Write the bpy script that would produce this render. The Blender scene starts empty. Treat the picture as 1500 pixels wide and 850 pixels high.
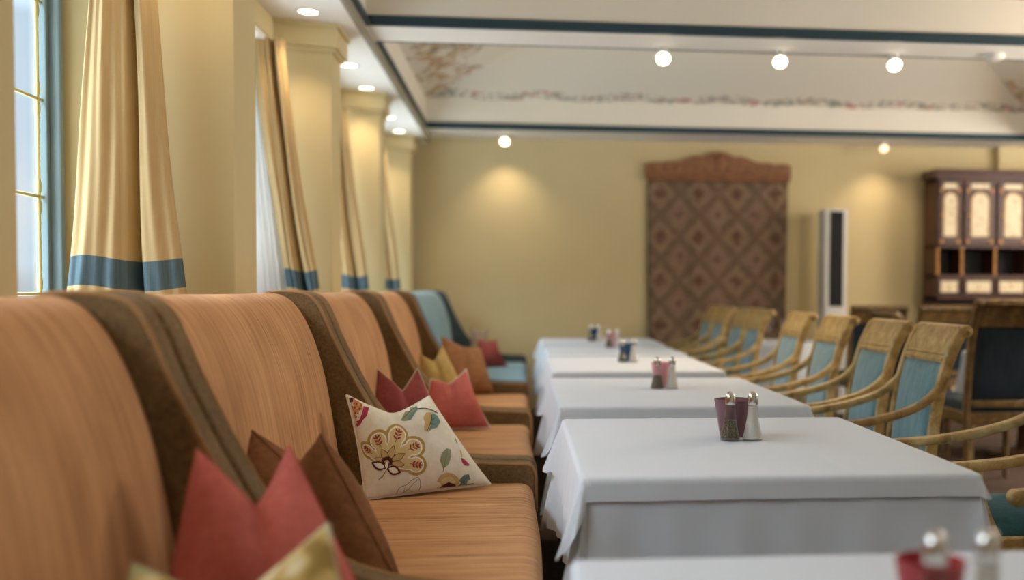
import bpy, bmesh, math, random
from mathutils import Vector, Matrix, noise
random.seed(7)
S = bpy.context.scene
COL = S.collection
PI = math.pi

# ------------------------------------------------------------------ helpers
def s2l(c):
    r = []
    for v in c:
        v = v/255.0
        r.append(v/12.92 if v <= .04045 else ((v+.055)/1.055)**2.4)
    return (r[0], r[1], r[2], 1.0)

def link(o, parent=None):
    COL.objects.link(o)
    if parent: o.parent = parent
    return o

def obj(name, bm, mats, parent=None, smooth=True, bevel=0, segs=2, subsurf=0, angle=40):
    me = bpy.data.meshes.new(name)
    bmesh.ops.recalc_face_normals(bm, faces=bm.faces[:])
    bm.to_mesh(me); bm.free()
    if not isinstance(mats, (list, tuple)): mats = [mats]
    for m in mats: me.materials.append(m)
    o = bpy.data.objects.new(name, me)
    link(o, parent)
    if smooth:
        me.polygons.foreach_set('use_smooth', [True]*len(me.polygons))
        if hasattr(me, 'set_sharp_from_angle'): me.set_sharp_from_angle(angle=math.radians(angle))
    if bevel:
        b = o.modifiers.new('bevel', 'BEVEL'); b.width = bevel; b.segments = segs
        b.limit_method = 'ANGLE'; b.angle_limit = math.radians(35); b.harden_normals = False
    if subsurf:
        s = o.modifiers.new('sub', 'SUBSURF'); s.levels = subsurf; s.render_levels = subsurf
    return o

def tag(o, label, cat, group=None):
    o['label'] = label; o['category'] = cat
    if group: o['group'] = group
    return o

def thing(name, label, cat, loc=(0, 0, 0), rz=0, group=None):
    o = bpy.data.objects.new(name, None); o.empty_display_size = .1
    link(o); o.location = loc; o.rotation_euler = (0, 0, rz)
    return tag(o, label, cat, group)

def struct(o):
    o['kind'] = 'structure'; return o

def copy_tree(o, parent=None):
    c = o.copy(); COL.objects.link(c)
    if parent: c.parent = parent
    for ch in list(o.children): copy_tree(ch, c)
    return c

def box(bm, x0, x1, y0, y1, z0, z1, mi=0):
    v = [bm.verts.new((x, y, z)) for z in (z0, z1) for y in (y0, y1) for x in (x0, x1)]
    for q in ((0, 2, 3, 1), (4, 5, 7, 6), (0, 1, 5, 4), (2, 6, 7, 3), (0, 4, 6, 2), (1, 3, 7, 5)):
        f = bm.faces.new([v[i] for i in q]); f.material_index = mi

def prism(bm, pts, axis, a0, a1, mi=0):
    """closed 2-D outline extruded along an axis"""
    def P(p, a):
        if axis == 'X': return (a, p[0], p[1])
        if axis == 'Y': return (p[0], a, p[1])
        return (p[0], p[1], a)
    A = [bm.verts.new(P(p, a0)) for p in pts]; B = [bm.verts.new(P(p, a1)) for p in pts]
    n = len(pts)
    fs = [bm.faces.new(A), bm.faces.new(B[::-1])]
    for i in range(n):
        fs.append(bm.faces.new((A[i], B[i], B[(i+1) % n], A[(i+1) % n])))
    for f in fs: f.material_index = mi

def sweep(bm, path, prof, side, mi=0, scale=None, closed=False):
    """sweep a closed 2-D profile (a along side, b along side x tangent) down a path"""
    side = Vector(side).normalized(); path = [Vector(p) for p in path]; rings = []
    n = len(path)
    for i, p in enumerate(path):
        if closed: t = path[(i+1) % n]-path[i-1]
        else: t = path[min(i+1, n-1)]-path[max(i-1, 0)]
        t.normalize()
        sd = (side-t*side.dot(t)).normalized(); up = t.cross(sd)
        k = scale[i] if scale else 1
        rings.append([bm.verts.new(p+sd*a*k+up*b*k) for a, b in prof])
    m = len(prof)
    rng = n if closed else n-1
    for i in range(rng):
        R0, R1 = rings[i], rings[(i+1) % n]
        for j in range(m):
            f = bm.faces.new((R0[j], R0[(j+1) % m], R1[(j+1) % m], R1[j])); f.material_index = mi
    if not closed:
        bm.faces.new(rings[0][::-1]).material_index = mi; bm.faces.new(rings[-1]).material_index = mi

def circ(r, n=10): return [(r*math.cos(2*PI*i/n), r*math.sin(2*PI*i/n)) for i in range(n)]
def rrect(w, h, r=.005, n=3):
    pts = []
    for cx, cy, a0 in ((w/2-r, h/2-r, 0), (-w/2+r, h/2-r, PI/2), (-w/2+r, -h/2+r, PI), (w/2-r, -h/2+r, 1.5*PI)):
        for k in range(n): 
            a = a0+PI/2*k/(n-1); pts.append((cx+r*math.cos(a), cy+r*math.sin(a)))
    return pts

def lathe(bm, prof, n=32, c=(0, 0, 0), axis='Z', mi=0, cap=True):
    rings = []
    for r, z in prof:
        ring = []
        for i in range(n):
            a = 2*PI*i/n; x, y = r*math.cos(a), r*math.sin(a)
            if axis == 'Z': p = (c[0]+x, c[1]+y, c[2]+z)
            elif axis == 'Y': p = (c[0]+x, c[1]+z, c[2]+y)
            else: p = (c[0]+z, c[1]+x, c[2]+y)
            ring.append(bm.verts.new(p))
        rings.append(ring)
    for a, b in zip(rings, rings[1:]):
        for i in range(n):
            f = bm.faces.new((a[i], a[(i+1) % n], b[(i+1) % n], b[i])); f.material_index = mi
    if cap:
        bm.faces.new(rings[0]).material_index = mi; bm.faces.new(rings[-1]).material_index = mi

def smooth_path(pts, n=6):
    """Catmull-Rom through points"""
    P = [Vector(p) for p in pts]; out = []
    for i in range(len(P)-1):
        p0 = P[max(i-1, 0)]; p1 = P[i]; p2 = P[i+1]; p3 = P[min(i+2, len(P)-1)]
        for k in range(n):
            t = k/n
            out.append(.5*((2*p1)+(p2-p0)*t+(2*p0-5*p1+4*p2-p3)*t*t+(3*p1-p0-3*p2+p3)*t**3))
    out.append(P[-1]); return out

# ------------------------------------------------------------------ materials
class NT:
    def __init__(s, name):
        s.m = bpy.data.materials.new(name); s.m.use_nodes = True
        s.t = s.m.node_tree; s.b = s.t.nodes['Principled BSDF']; s.out = s.t.nodes['Material Output']
    def n(s, typ, **kw):
        x = s.t.nodes.new(typ)
        for k, v in kw.items(): setattr(x, k, v)
        return x
    def l(s, a, b): s.t.links.new(a, b)
    def coord(s, scale=(1, 1, 1), kind='Object'):
        tc = s.n('ShaderNodeTexCoord'); mp = s.n('ShaderNodeMapping'); mp.inputs['Scale'].default_value = scale
        s.l(tc.outputs[kind], mp.inputs['Vector']); return mp.outputs['Vector']
    def noise(s, vec, scale=5, detail=3, rough=.55, dist=0):
        x = s.n('ShaderNodeTexNoise'); x.inputs['Scale'].default_value = scale; x.inputs['Detail'].default_value = detail
        x.inputs['Roughness'].default_value = rough; x.inputs['Distortion'].default_value = dist
        s.l(vec, x.inputs['Vector']); return x.outputs['Fac']
    def ramp(s, fac, stops):
        r = s.n('ShaderNodeValToRGB'); e = r.color_ramp.elements
        while len(e) < len(stops): e.new(.5)
        for el, (p, c) in zip(e, stops): el.position = p; el.color = c
        s.l(fac, r.inputs['Fac']); return r.outputs['Color']
    def mix(s, fac, a, b, blend='MIX'):
        x = s.n('ShaderNodeMix', data_type='RGBA', blend_type=blend)
        for inp, v in ((x.inputs['Factor'], fac), (x.inputs[6], a), (x.inputs[7], b)):
            if hasattr(v, 'is_output'): s.l(v, inp)
            else: inp.default_value = v
        return x.outputs[2]
    def math(s, op, a, b=None, c=None):
        x = s.n('ShaderNodeMath', operation=op)
        for i, v in enumerate((a, b, c)):
            if v is None: continue
            if hasattr(v, 'is_output'): s.l(v, x.inputs[i])
            else: x.inputs[i].default_value = v
        return x.outputs[0]
    def bump(s, h, strength=.3, dist=.01):
        x = s.n('ShaderNodeBump'); x.inputs['Strength'].default_value = strength; x.inputs['Distance'].default_value = dist
        s.l(h, x.inputs['Height']); s.l(x.outputs['Normal'], s.b.inputs['Normal'])
    def set(s, **kw):
        for k, v in kw.items():
            i = s.b.inputs[k.replace('_', ' ')]
            if hasattr(v, 'is_output'): s.l(v, i)
            else: i.default_value = v
        return s

def plain(name, c, rough=.6, metal=0, var=.08, nscale=6, bump=.05, spec=.4):
    k = NT(name); v = k.coord()
    n = k.noise(v, nscale, 4)
    a = s2l(c); d = tuple(x*(1-var) for x in a[:3])+(1,); u = tuple(min(1, x*(1+var)) for x in a[:3])+(1,)
    k.set(Base_Color=k.ramp(n, [(.3, d), (.7, u)]), Roughness=rough, Metallic=metal, Specular_IOR_Level=spec)
    if bump: k.bump(k.noise(v, nscale*12, 3), bump, .002)
    return k.m

def fabric(name, dark, mid, light, sc=(5, 140, 5), weave=420, rough=.9, streak=.5, bump=.35, sheen=.05):
    """woven cloth with streaks running along the two slow axes"""
    k = NT(name); v = k.coord(sc); n1 = k.noise(v, 1.0, 5, .6)
    v2 = k.coord((1, 1, 1)); n2 = k.noise(v2, 3.5, 3); n3 = k.noise(v2, weave, 2)
    f = k.math('ADD', k.math('MULTIPLY', n1, streak), k.math('MULTIPLY', n2, 1-streak))
    f = k.math('ADD', f, k.math('MULTIPLY', k.math('SUBTRACT', n3, .5), .35))
    c = k.ramp(f, [(.28, s2l(dark)), (.5, s2l(mid)), (.74, s2l(light))])
    k.set(Base_Color=c, Roughness=rough, Specular_IOR_Level=.15, Sheen_Weight=sheen, Sheen_Roughness=.5)
    k.bump(k.math('ADD', n1, n3), bump, .003)
    return k.m

M = {}
M['wall'] = plain('olive_plaster', (206, 188, 144), .75, var=.03, nscale=2, spec=.25)
M['pier'] = plain('pale_olive_paint', (206, 189, 143), .6, var=.025, nscale=2, spec=.3)
M['plaster'] = plain('white_ceiling_plaster', (234, 228, 217), .8, var=.02, nscale=2, spec=.2)
M['slope'] = plain('tray_slope_plaster', (226, 217, 198), .8, var=.03, nscale=2, spec=.2)
M['band'] = plain('tray_band_plaster', (230, 222, 206), .8, var=.02, nscale=2, spec=.2)
M['fascia'] = plain('grey_fascia', (150, 142, 122), .7, var=.03)
M['trimblue'] = plain('dark_blue_moulding', (40, 66, 78), .45, var=.06)
M['winblue'] = plain('blue_window_paint', (126, 146, 150), .4, var=.05)
M['gold'] = None
M['carpet'] = plain('dark_brown_carpet', (74, 58, 48), .95, var=.3, nscale=30, bump=.4, spec=.1)
M['brass'] = plain('brass_glazing_bar', (205, 192, 130), .35, metal=.4, var=.05)
M['chrome'] = plain('chrome', (215, 213, 208), .16, metal=1, var=.03, bump=0)
M['cloth'] = plain('white_table_linen', (206, 210, 216), .8, var=.015, nscale=3, bump=.06, spec=.2)
M['white'] = plain('white_lacquer', (214, 212, 206), .5, var=.03)
M['black'] = plain('black_panel', (12, 13, 14), .7, var=.1)
M['salt'] = plain('salt', (226, 220, 212), .9, var=.04, nscale=200)
M['wood'] = plain('table_wood', (104, 70, 42), .5, var=.2, nscale=12)
M['carved'] = plain('carved_oak', (140, 94, 62), .5, var=.25, nscale=14, bump=.3)
M['cabwood'] = plain('dark_red_walnut', (74, 40, 26), .42, var=.3, nscale=14)
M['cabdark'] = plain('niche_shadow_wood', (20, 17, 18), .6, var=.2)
M['gilt'] = plain('gilt_ornament', (178, 126, 68), .4, metal=.35, var=.2, nscale=40)
M['napkin'] = plain('white_napkin', (232, 228, 224), .85, var=.02)
M['sensor'] = plain('white_plastic', (225, 222, 212), .5, var=.02)

k = NT('pepper'); v = k.coord()
vo = k.n('ShaderNodeTexVoronoi'); vo.inputs['Scale'].default_value = 420; k.l(v, vo.inputs['Vector'])
k.set(Base_Color=k.ramp(vo.outputs['Distance'], [(.1, s2l((36, 30, 24))), (.5, s2l((84, 72, 54))), (.9, s2l((150, 138, 116)))]), Roughness=.8)
M['pepper'] = k.m

# distressed gilt wood of the chairs
def distressed(name, a, b, c, teal):
    k = NT(name); v = k.coord((1, 1, 1)); n = k.noise(v, 14, 6, .65, .4); n2 = k.noise(k.coord((3, 3, 3)), 2.2, 3)
    g = k.noise(k.coord((24, 24, 10)), 2, 4)
    c0 = k.ramp(n, [(.3, s2l(a)), (.52, s2l(b)), (.72, s2l(c))])
    c1 = k.mix(k.math('GREATER_THAN', n2, .66), c0, s2l(teal))
    c2 = k.mix(k.math('MULTIPLY', k.math('GREATER_THAN', g, .62), .3), c1, s2l(a))
    k.set(Base_Color=c2, Roughness=.33, Metallic=.12, Specular_IOR_Level=.6)
    k.bump(g, .06, .001); return k.m
M['gold'] = distressed('distressed_gilt_wood', (142, 108, 58), (196, 164, 104), (226, 206, 156), (184, 172, 124))
M['tealgold'] = distressed('teal_worn_gilt_wood', (116, 86, 46), (166, 130, 76), (186, 158, 100), (78, 112, 108))
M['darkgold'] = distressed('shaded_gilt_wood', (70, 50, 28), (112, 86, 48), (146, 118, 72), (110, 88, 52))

M['sofa'] = fabric('rust_orange_upholstery', (136, 92, 58), (192, 142, 98), (220, 172, 126), sc=(3, 70, 3), weave=500, streak=.6)
M['sofaseat'] = fabric('rust_orange_seat_cloth', (138, 94, 58), (194, 144, 98), (222, 174, 126), sc=(2, 48, 2), weave=500, streak=.72)
M['wing'] = fabric('brown_tweed', (76, 58, 36), (116, 92, 60), (148, 120, 84), sc=(90, 90, 90), weave=380, streak=.5)
M['piping'] = fabric('tan_piping', (128, 94, 60), (158, 120, 80), (176, 140, 98), sc=(20, 20, 20))
M['sofablue'] = fabric('pale_blue_upholstery', (112, 140, 150), (138, 166, 176), (162, 188, 196), sc=(3, 70, 3), streak=.6)
M['wingblue'] = fabric('slate_tweed', (50, 56, 58), (72, 80, 82), (96, 102, 104), sc=(90, 90, 90))
M['bluepipe'] = fabric('slate_piping', (70, 80, 86), (94, 104, 110), (120, 128, 132), sc=(20, 20, 20))
M['chairblue'] = fabric('blue_velvet', (66, 102, 112), (100, 142, 152), (140, 176, 182), sc=(40, 40, 4), weave=260, streak=.65, sheen=.5)
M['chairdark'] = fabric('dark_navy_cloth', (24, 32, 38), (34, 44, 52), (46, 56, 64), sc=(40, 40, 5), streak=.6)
M['chairteal'] = fabric('dark_teal_seat_cloth', (40, 72, 80), (58, 98, 108), (82, 124, 132), sc=(30, 30, 30))
M['pinkc'] = fabric('coral_pink_linen', (158, 76, 68), (184, 96, 86), (202, 116, 104), sc=(60, 60, 60), weave=600, streak=.4)
M['crimson'] = fabric('crimson_linen', (118, 52, 50), (146, 70, 66), (168, 92, 86), sc=(60, 60, 60), weave=600, streak=.4)
M['brownc'] = fabric('brown_linen', (92, 56, 32), (124, 80, 48), (148, 102, 66), sc=(60, 60, 60), weave=600, streak=.4)
M['tanc'] = fabric('tan_suede', (120, 80, 50), (150, 104, 68), (174, 128, 90), sc=(30, 30, 30), streak=.4)
M['olivec'] = fabric('olive_gold_linen', (142, 112, 58), (178, 148, 88), (202, 176, 118), sc=(50, 50, 50), streak=.4)
M['cream'] = fabric('cream_linen', (208, 200, 178), (226, 220, 204), (238, 234, 222), sc=(50, 50, 50), weave=600, streak=.4)
M['creamgreen'] = fabric('sage_cream_linen', (150, 148, 112), (186, 180, 144), (212, 206, 176), sc=(50, 50, 50), streak=.4)
M['greyc'] = fabric('taupe_linen', (112, 96, 78), (142, 124, 104), (164, 148, 126), sc=(50, 50, 50), streak=.4)
M['goldpat'] = None

def curtain_mat(name, d, m_, l):
    k = NT(name); v = k.coord((60, 60, 2.2)); n1 = k.noise(v, 2.2, 5, .6); n3 = k.noise(k.coord((30, 30, 300)), 2, 2); n2 = k.noise(k.coord(), 4, 3)
    f = k.math('ADD', k.math('MULTIPLY', n1, .55), k.math('MULTIPLY', n2, .3)); f = k.math('ADD', f, k.math('MULTIPLY', n3, .15))
    c = k.ramp(f, [(.3, s2l(d)), (.5, s2l(m_)), (.7, s2l(l))])
    k.set(Base_Color=c, Roughness=.85, Specular_IOR_Level=.15); k.bump(n1, .3, .004)
    tr = k.n('ShaderNodeBsdfTranslucent'); k.l(c, tr.inputs['Color'])
    mx = k.n('ShaderNodeMixShader'); mx.inputs[0].default_value = .3
    k.l(k.b.outputs[0], mx.inputs[1]); k.l(tr.outputs[0], mx.inputs[2]); k.l(mx.outputs[0], k.out.inputs['Surface'])
    return k.m
M['curtain'] = curtain_mat('golden_linen', (198, 170, 120), (207, 180, 131), (215, 190, 142))
M['curtband'] = curtain_mat('blue_linen_band', (76, 92, 98), (96, 116, 122), (116, 134, 138))
M['lining'] = plain('curtain_lining', (216, 192, 140), .9, var=.04)

def glass_mat(name, tint, mixf=.9, rough=.05):
    k = NT(name)
    tr = k.n('ShaderNodeBsdfTransparent'); tr.inputs['Color'].default_value = tint
    gl = k.n('ShaderNodeBsdfGlossy'); gl.inputs['Roughness'].default_value = rough; gl.inputs['Color'].default_value = (1, 1, 1, 1)
    lw = k.n('ShaderNodeLayerWeight'); lw.inputs['Blend'].default_value = .5
    fr = k.math('MULTIPLY_ADD', k.math('POWER', lw.outputs['Facing'], 4.0), .45, .03)
    mx = k.n('ShaderNodeMixShader'); k.l(fr, mx.inputs[0]); k.l(tr.outputs[0], mx.inputs[1]); k.l(gl.outputs[0], mx.inputs[2])
    if mixf < 1:
        m2 = k.n('ShaderNodeMixShader'); m2.inputs[0].default_value = mixf
        k.b.inputs['Base Color'].default_value = tint; k.b.inputs['Roughness'].default_value = .15
        k.l(k.b.outputs[0], m2.inputs[1]); k.l(mx.outputs[0], m2.inputs[2]); k.l(m2.outputs[0], k.out.inputs['Surface'])
    else: k.l(mx.outputs[0], k.out.inputs['Surface'])
    return k.m
M['pane'] = glass_mat('window_glass', (.97, .98, .98, 1), 1)
M['glass'] = glass_mat('clear_glass', (.86, .87, .86, 1), 1, .03)
M['wineglass'] = glass_mat('wine_glass', (.93, .93, .92, 1), .97, .03)
M['mauve'] = glass_mat('mauve_glass', s2l((150, 104, 112)), .45)
M['pinkglass'] = glass_mat('pink_glass', s2l((232, 176, 180)), .35)
M['blueglass'] = glass_mat('blue_glass', s2l((40, 92, 140)), .4)
M['redglass'] = glass_mat('red_glass', s2l((190, 70, 74)), .4)
M['wax'] = plain('red_candle_wax', (150, 74, 70), .5, var=.08)

def emit(name, c, st):
    k = NT(name); k.set(Base_Color=c, Emission_Color=c, Emission_Strength=st); return k.m
M['lamp'] = emit('lamp_lens', s2l((255, 238, 205)), 5.0)
M['lampdim'] = emit('lamp_lens_warm', s2l((255, 214, 170)), 1.6)

# painted flower garland on the tray slopes (object x runs along the edge, z up the slope)
def garland_mat(name, axis, edge, big):
    k = NT(name); tc = k.n('ShaderNodeTexCoord'); sp = k.n('ShaderNodeSeparateXYZ'); k.l(tc.outputs['Object'], sp.inputs[0])
    base = s2l((226, 216, 198))
    h = k.math('SUBTRACT', sp.outputs['Z'], edge)
    u = sp.outputs[axis]
    w = k.math('MULTIPLY', k.math('SINE', k.math('MULTIPLY', u, 7.5)), .012 if not big else .03)
    hh = k.math('SUBTRACT', h, w)
    lo, hi = (.006, .05) if not big else (.02, .17)
    band = k.math('MULTIPLY', k.math('GREATER_THAN', hh, lo), k.math('LESS_THAN', hh, hi))
    n = k.noise(k.coord((1, 1, 2)), 16 if not big else 9, 2); n2 = k.noise(k.coord((1, 1, 1)), 7 if not big else 5, 2)
    blob = k.math('MULTIPLY', band, k.math('GREATER_THAN', n, .5))
    if big: colr = k.ramp(n2, [(.35, s2l((120, 100, 84))), (.48, s2l((196, 158, 104))), (.6, s2l((176, 112, 88)))])
    else: colr = k.ramp(n2, [(.38, s2l((112, 122, 110))), (.5, s2l((150, 138, 122))), (.62, s2l((176, 84, 80)))])
    k.set(Base_Color=k.mix(k.math('MULTIPLY', blob, .75), base, colr), Roughness=.8, Specular_IOR_Level=.2)
    return k.m

# woven wall hanging: diamond lattice with medallions
k = NT('woven_tapestry'); tc = k.n('ShaderNodeTexCoord'); sp = k.n('ShaderNodeSeparateXYZ'); k.l(tc.outputs['Object'], sp.inputs[0])
def tri(x, per, off=0):
    a = k.math('ADD', k.math('DIVIDE', x, per), off)
    return k.math('ABSOLUTE', k.math('SUBTRACT', k.math('FRACT', a), .5))
px, pz = .39, .44
d1 = k.math('ADD', tri(sp.outputs['X'], px), tri(sp.outputs['Z'], pz))
n = k.noise(k.coord(), 22, 4); n2 = k.noise(k.coord(), 5, 2)
dd = k.math('ADD', d1, k.math('MULTIPLY', k.math('SUBTRACT', n, .5), .5))
c = k.ramp(dd, [(.0, s2l((100, 72, 62))), (.12, s2l((106, 80, 68))), (.2, s2l((140, 116, 94))), (.32, s2l((148, 126, 100))),
                (.42, s2l((126, 104, 86))), (.5, s2l((108, 90, 76))), (.58, s2l((124, 104, 86))), (.7, s2l((140, 116, 96))), (.84, s2l((146, 114, 100))), (.97, s2l((92, 78, 70)))])
c = k.mix(k.math('MULTIPLY', n2, .4), c, s2l((96, 72, 56)))
k.set(Base_Color=c, Roughness=.95, Specular_IOR_Level=.1); k.bump(n, .5, .01)
M['tapestry'] = k.m

# painted door panels of the hutch
k = NT('painted_cream_panel'); n = k.noise(k.coord((1, 1, 1)), 24, 3, .6)
k.set(Base_Color=k.ramp(n, [(.30, s2l((176, 140, 92))), (.42, s2l((220, 202, 164))), (.7, s2l((230, 216, 184)))]), Roughness=.5)
M['panel'] = k.m

# golden patterned cushion
k = NT('gold_leaf_pattern_linen'); n = k.noise(k.coord(), 11, 2, .5, .6)
k.set(Base_Color=k.ramp(n, [(.38, s2l((150, 124, 70))), (.45, s2l((188, 158, 92))), (.52, s2l((226, 214, 178))), (.57, s2l((206, 190, 140))), (.64, s2l((168, 176, 136)))]), Roughness=.9, Specular_IOR_Level=.1)
M['goldpat'] = k.m

# ------------------------------------------------------------------ camera
F = 1540.0; TH = math.radians(6); PT = math.radians(2.0); RL = math.radians(.3); VX, VY = 762.0, 425.5
CAM = Vector((0, 0, 1.18))
fw = Vector((math.sin(TH)*math.cos(PT), math.cos(TH)*math.cos(PT), -math.sin(PT)))
rt = Vector((math.cos(TH), -math.sin(TH), 0)); up = rt.cross(fw)
r2 = rt*math.cos(RL)+up*math.sin(RL); u2 = -rt*math.sin(RL)+up*math.cos(RL)
CX = VX-F*(r2.y/fw.y); CY = VY+F*(u2.y/fw.y)
cd = bpy.data.cameras.new('camera'); cam = bpy.data.objects.new('camera', cd); COL.objects.link(cam)
mt = Matrix((r2, u2, -fw)).transposed().to_4x4(); mt.translation = CAM; cam.matrix_world = mt
cd.sensor_fit = 'HORIZONTAL'; cd.sensor_width = 36; cd.lens = 36*F/1500
cd.shift_x = (750-CX)/1500; cd.shift_y = (CY-425)/1500
cd.clip_start = .05; cd.clip_end = 200
cd.dof.use_dof = True; cd.dof.focus_distance = 3.2; cd.dof.aperture_fstop = 1.35
S.camera = cam

# ------------------------------------------------------------------ the room
WALLY = 10.45; XW = -1.54; ZS = 2.61; ZB = 2.67; XS = -.87
PIERS = [(-.02, .30), (1.95, 2.27), (3.92, 4.23), (5.89, 6.18), (7.87, 8.15), (9.98, 10.24)]
SPL = .18
bm = bmesh.new(); box(bm, -1.9, 7.2, -2.6, WALLY+.2, -.12, 0); struct(obj('floor', bm, M['carpet'], smooth=False))

bm = bmesh.new(); box(bm, -1.9, 7.2, WALLY, WALLY+.2, 0, 3.6)
struct(obj('wall_back', bm, M['wall'], smooth=False))
bm = bmesh.new(); box(bm, 4.86, 7.0, WALLY-.12, WALLY, 0, ZB)
struct(obj('wall_back_chimney_breast', bm, M['pier'], smooth=False)); 
# window wall: sill wall, lintel and the piers of masonry between the openings
WIN = [(PIERS[i][1]+SPL, PIERS[i+1][0]-SPL) for i in range(5)]
bm = bmesh.new()
box(bm, XW-.05, XW-.0, -2.6, WALLY, 0, .86); box(bm, XW-.05, XW, -2.6, WALLY, 2.5, 3.6)
ys = [-2.6]+[v for w in WIN for v in w]+[WALLY]
for a, b in zip(ys[::2], ys[1::2]): box(bm, XW-.05, XW, a, b, .86, 2.5)
struct(obj('wall_left', bm, M['pier'], smooth=False))
# right wall and near wall with wide daylight openings, out of view
bm = bmesh.new()
box(bm, 7.0, 7.2, -2.6, WALLY, 0, .7); box(bm, 7.0, 7.2, -2.6, WALLY, 2.4, 3.6)
for a, b in ((-2.6, 1.9), (4.6, 5.2), (8.2, WALLY)): box(bm, 7.0, 7.2, a, b, .7, 2.4)
struct(obj('wall_right', bm, M['wall'], smooth=False))
bm = bmesh.new()
box(bm, -1.9, 7.2, -2.8, -2.6, 0, .6); box(bm, -1.9, 7.2, -2.8, -2.6, 2.5, 3.6)
for a, b in ((-1.9, 3.0), (4.0, 7.2)): box(bm, a, b, -2.8, -2.6, .6, 2.5)
struct(obj('wall_front', bm, M['wall'], smooth=False))

# piers with splayed sides and a stepped capital
for i, (a, b) in enumerate(PIERS):
    def plan(e): return [(-1.02+e, a-e), (-1.02+e, b+e), (XW-.02, b+SPL+e), (XW-.02, a-SPL-e)]
    bm = bmesh.new()
    prism(bm, plan(0), 'Z', 0, ZS); prism(bm, plan(.018), 'Z', 2.462, 2.485); prism(bm, plan(.034), 'Z', 2.485, ZS-.022); prism(bm, plan(.05), 'Z', ZS-.022, ZS)
    struct(obj('trim_%d' % (i+1), bm, M['pier'], smooth=False, bevel=.004))
# pelmets over the windows with a white curtain track
n = 7
for i, (a, b) in enumerate(WIN):
    bm = bmesh.new(); box(bm, -1.325, -1.295, a-.1, b+.1, 2.485, ZS, 0); box(bm, -1.35, -1.30, a-.08, b+.08, 2.455, 2.485, 1)
    struct(obj('trim_%d' % n, bm, [M['pier'], M['plaster']], smooth=False, bevel=.003)); n += 1
    bm = bmesh.new(); box(bm, XW-.02, XW+.12, a-.02, b+.02, .86, .885)
    struct(obj('trim_%d' % n, bm, M['white'], smooth=False, bevel=.004)); n += 1

# windows
def window(i, a, b):
    root = bpy.data.objects.new('window_%d' % (i+1), None); link(root); root.location = (XW-.03, (a+b)/2, .885); struct(root)
    h = 2.5-.885; w = (b-a)/2; T = .026
    bm = bmesh.new()
    for y0, y1, z0, z1 in ((-w, -w+.034, 0, h), (w-.034, w, 0, h), (-w+.034, w-.034, 0, .055), (-w+.034, w-.034, h-.055, h)):
        box(bm, -.04, .045, y0, y1, z0, z1)
    obj('window_frame', bm, M['winblue'], root, smooth=False, bevel=.006)
    bm = bmesh.new(); q = w-.034
    for y0, y1, z0, z1 in ((-q, -q+.022, .055, h-.055), (q-.022, q, .055, h-.055), (-q, q, .055, .085), (-q, q, h-.085, h-.055)):
        box(bm, -.03, .012, y0, y1, z0, z1)
    obj('sash', bm, M['winblue'], root, smooth=False, bevel=.004)
    q -= .022
    bm = bmesh.new(); box(bm, -.012, -.008, -q, q, .085, h-.085); obj('pane', bm, M['pane'], root, smooth=False)
    bm = bmesh.new()
    for y in (-q+.035, 0, q-.035): sweep(bm, [(-.002, y, .085), (-.002, y, h-.085)], circ(.006, 8), (0, 1, 0))
    z = .275-.32
    zs = [2.12-.885-.32*k for k in range(0, 4)]+[2.44-.885]
    for z in zs:
        sweep(bm, [(-.004, -q, z), (-.004, q, z)], circ(.006, 8), (0, 0, 1))
        for y in (-q+.035, 0, q-.035):
            for s in (-1, 1): lathe(bm, [(.0075, -.02), (.009, 0), (.0075, .02)], 10, (-.002, y, z+s*.034))
    obj('glazing_bars', bm, M['brass'], root)
for i, (a, b) in enumerate(WIN): window(i, a, b)

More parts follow.
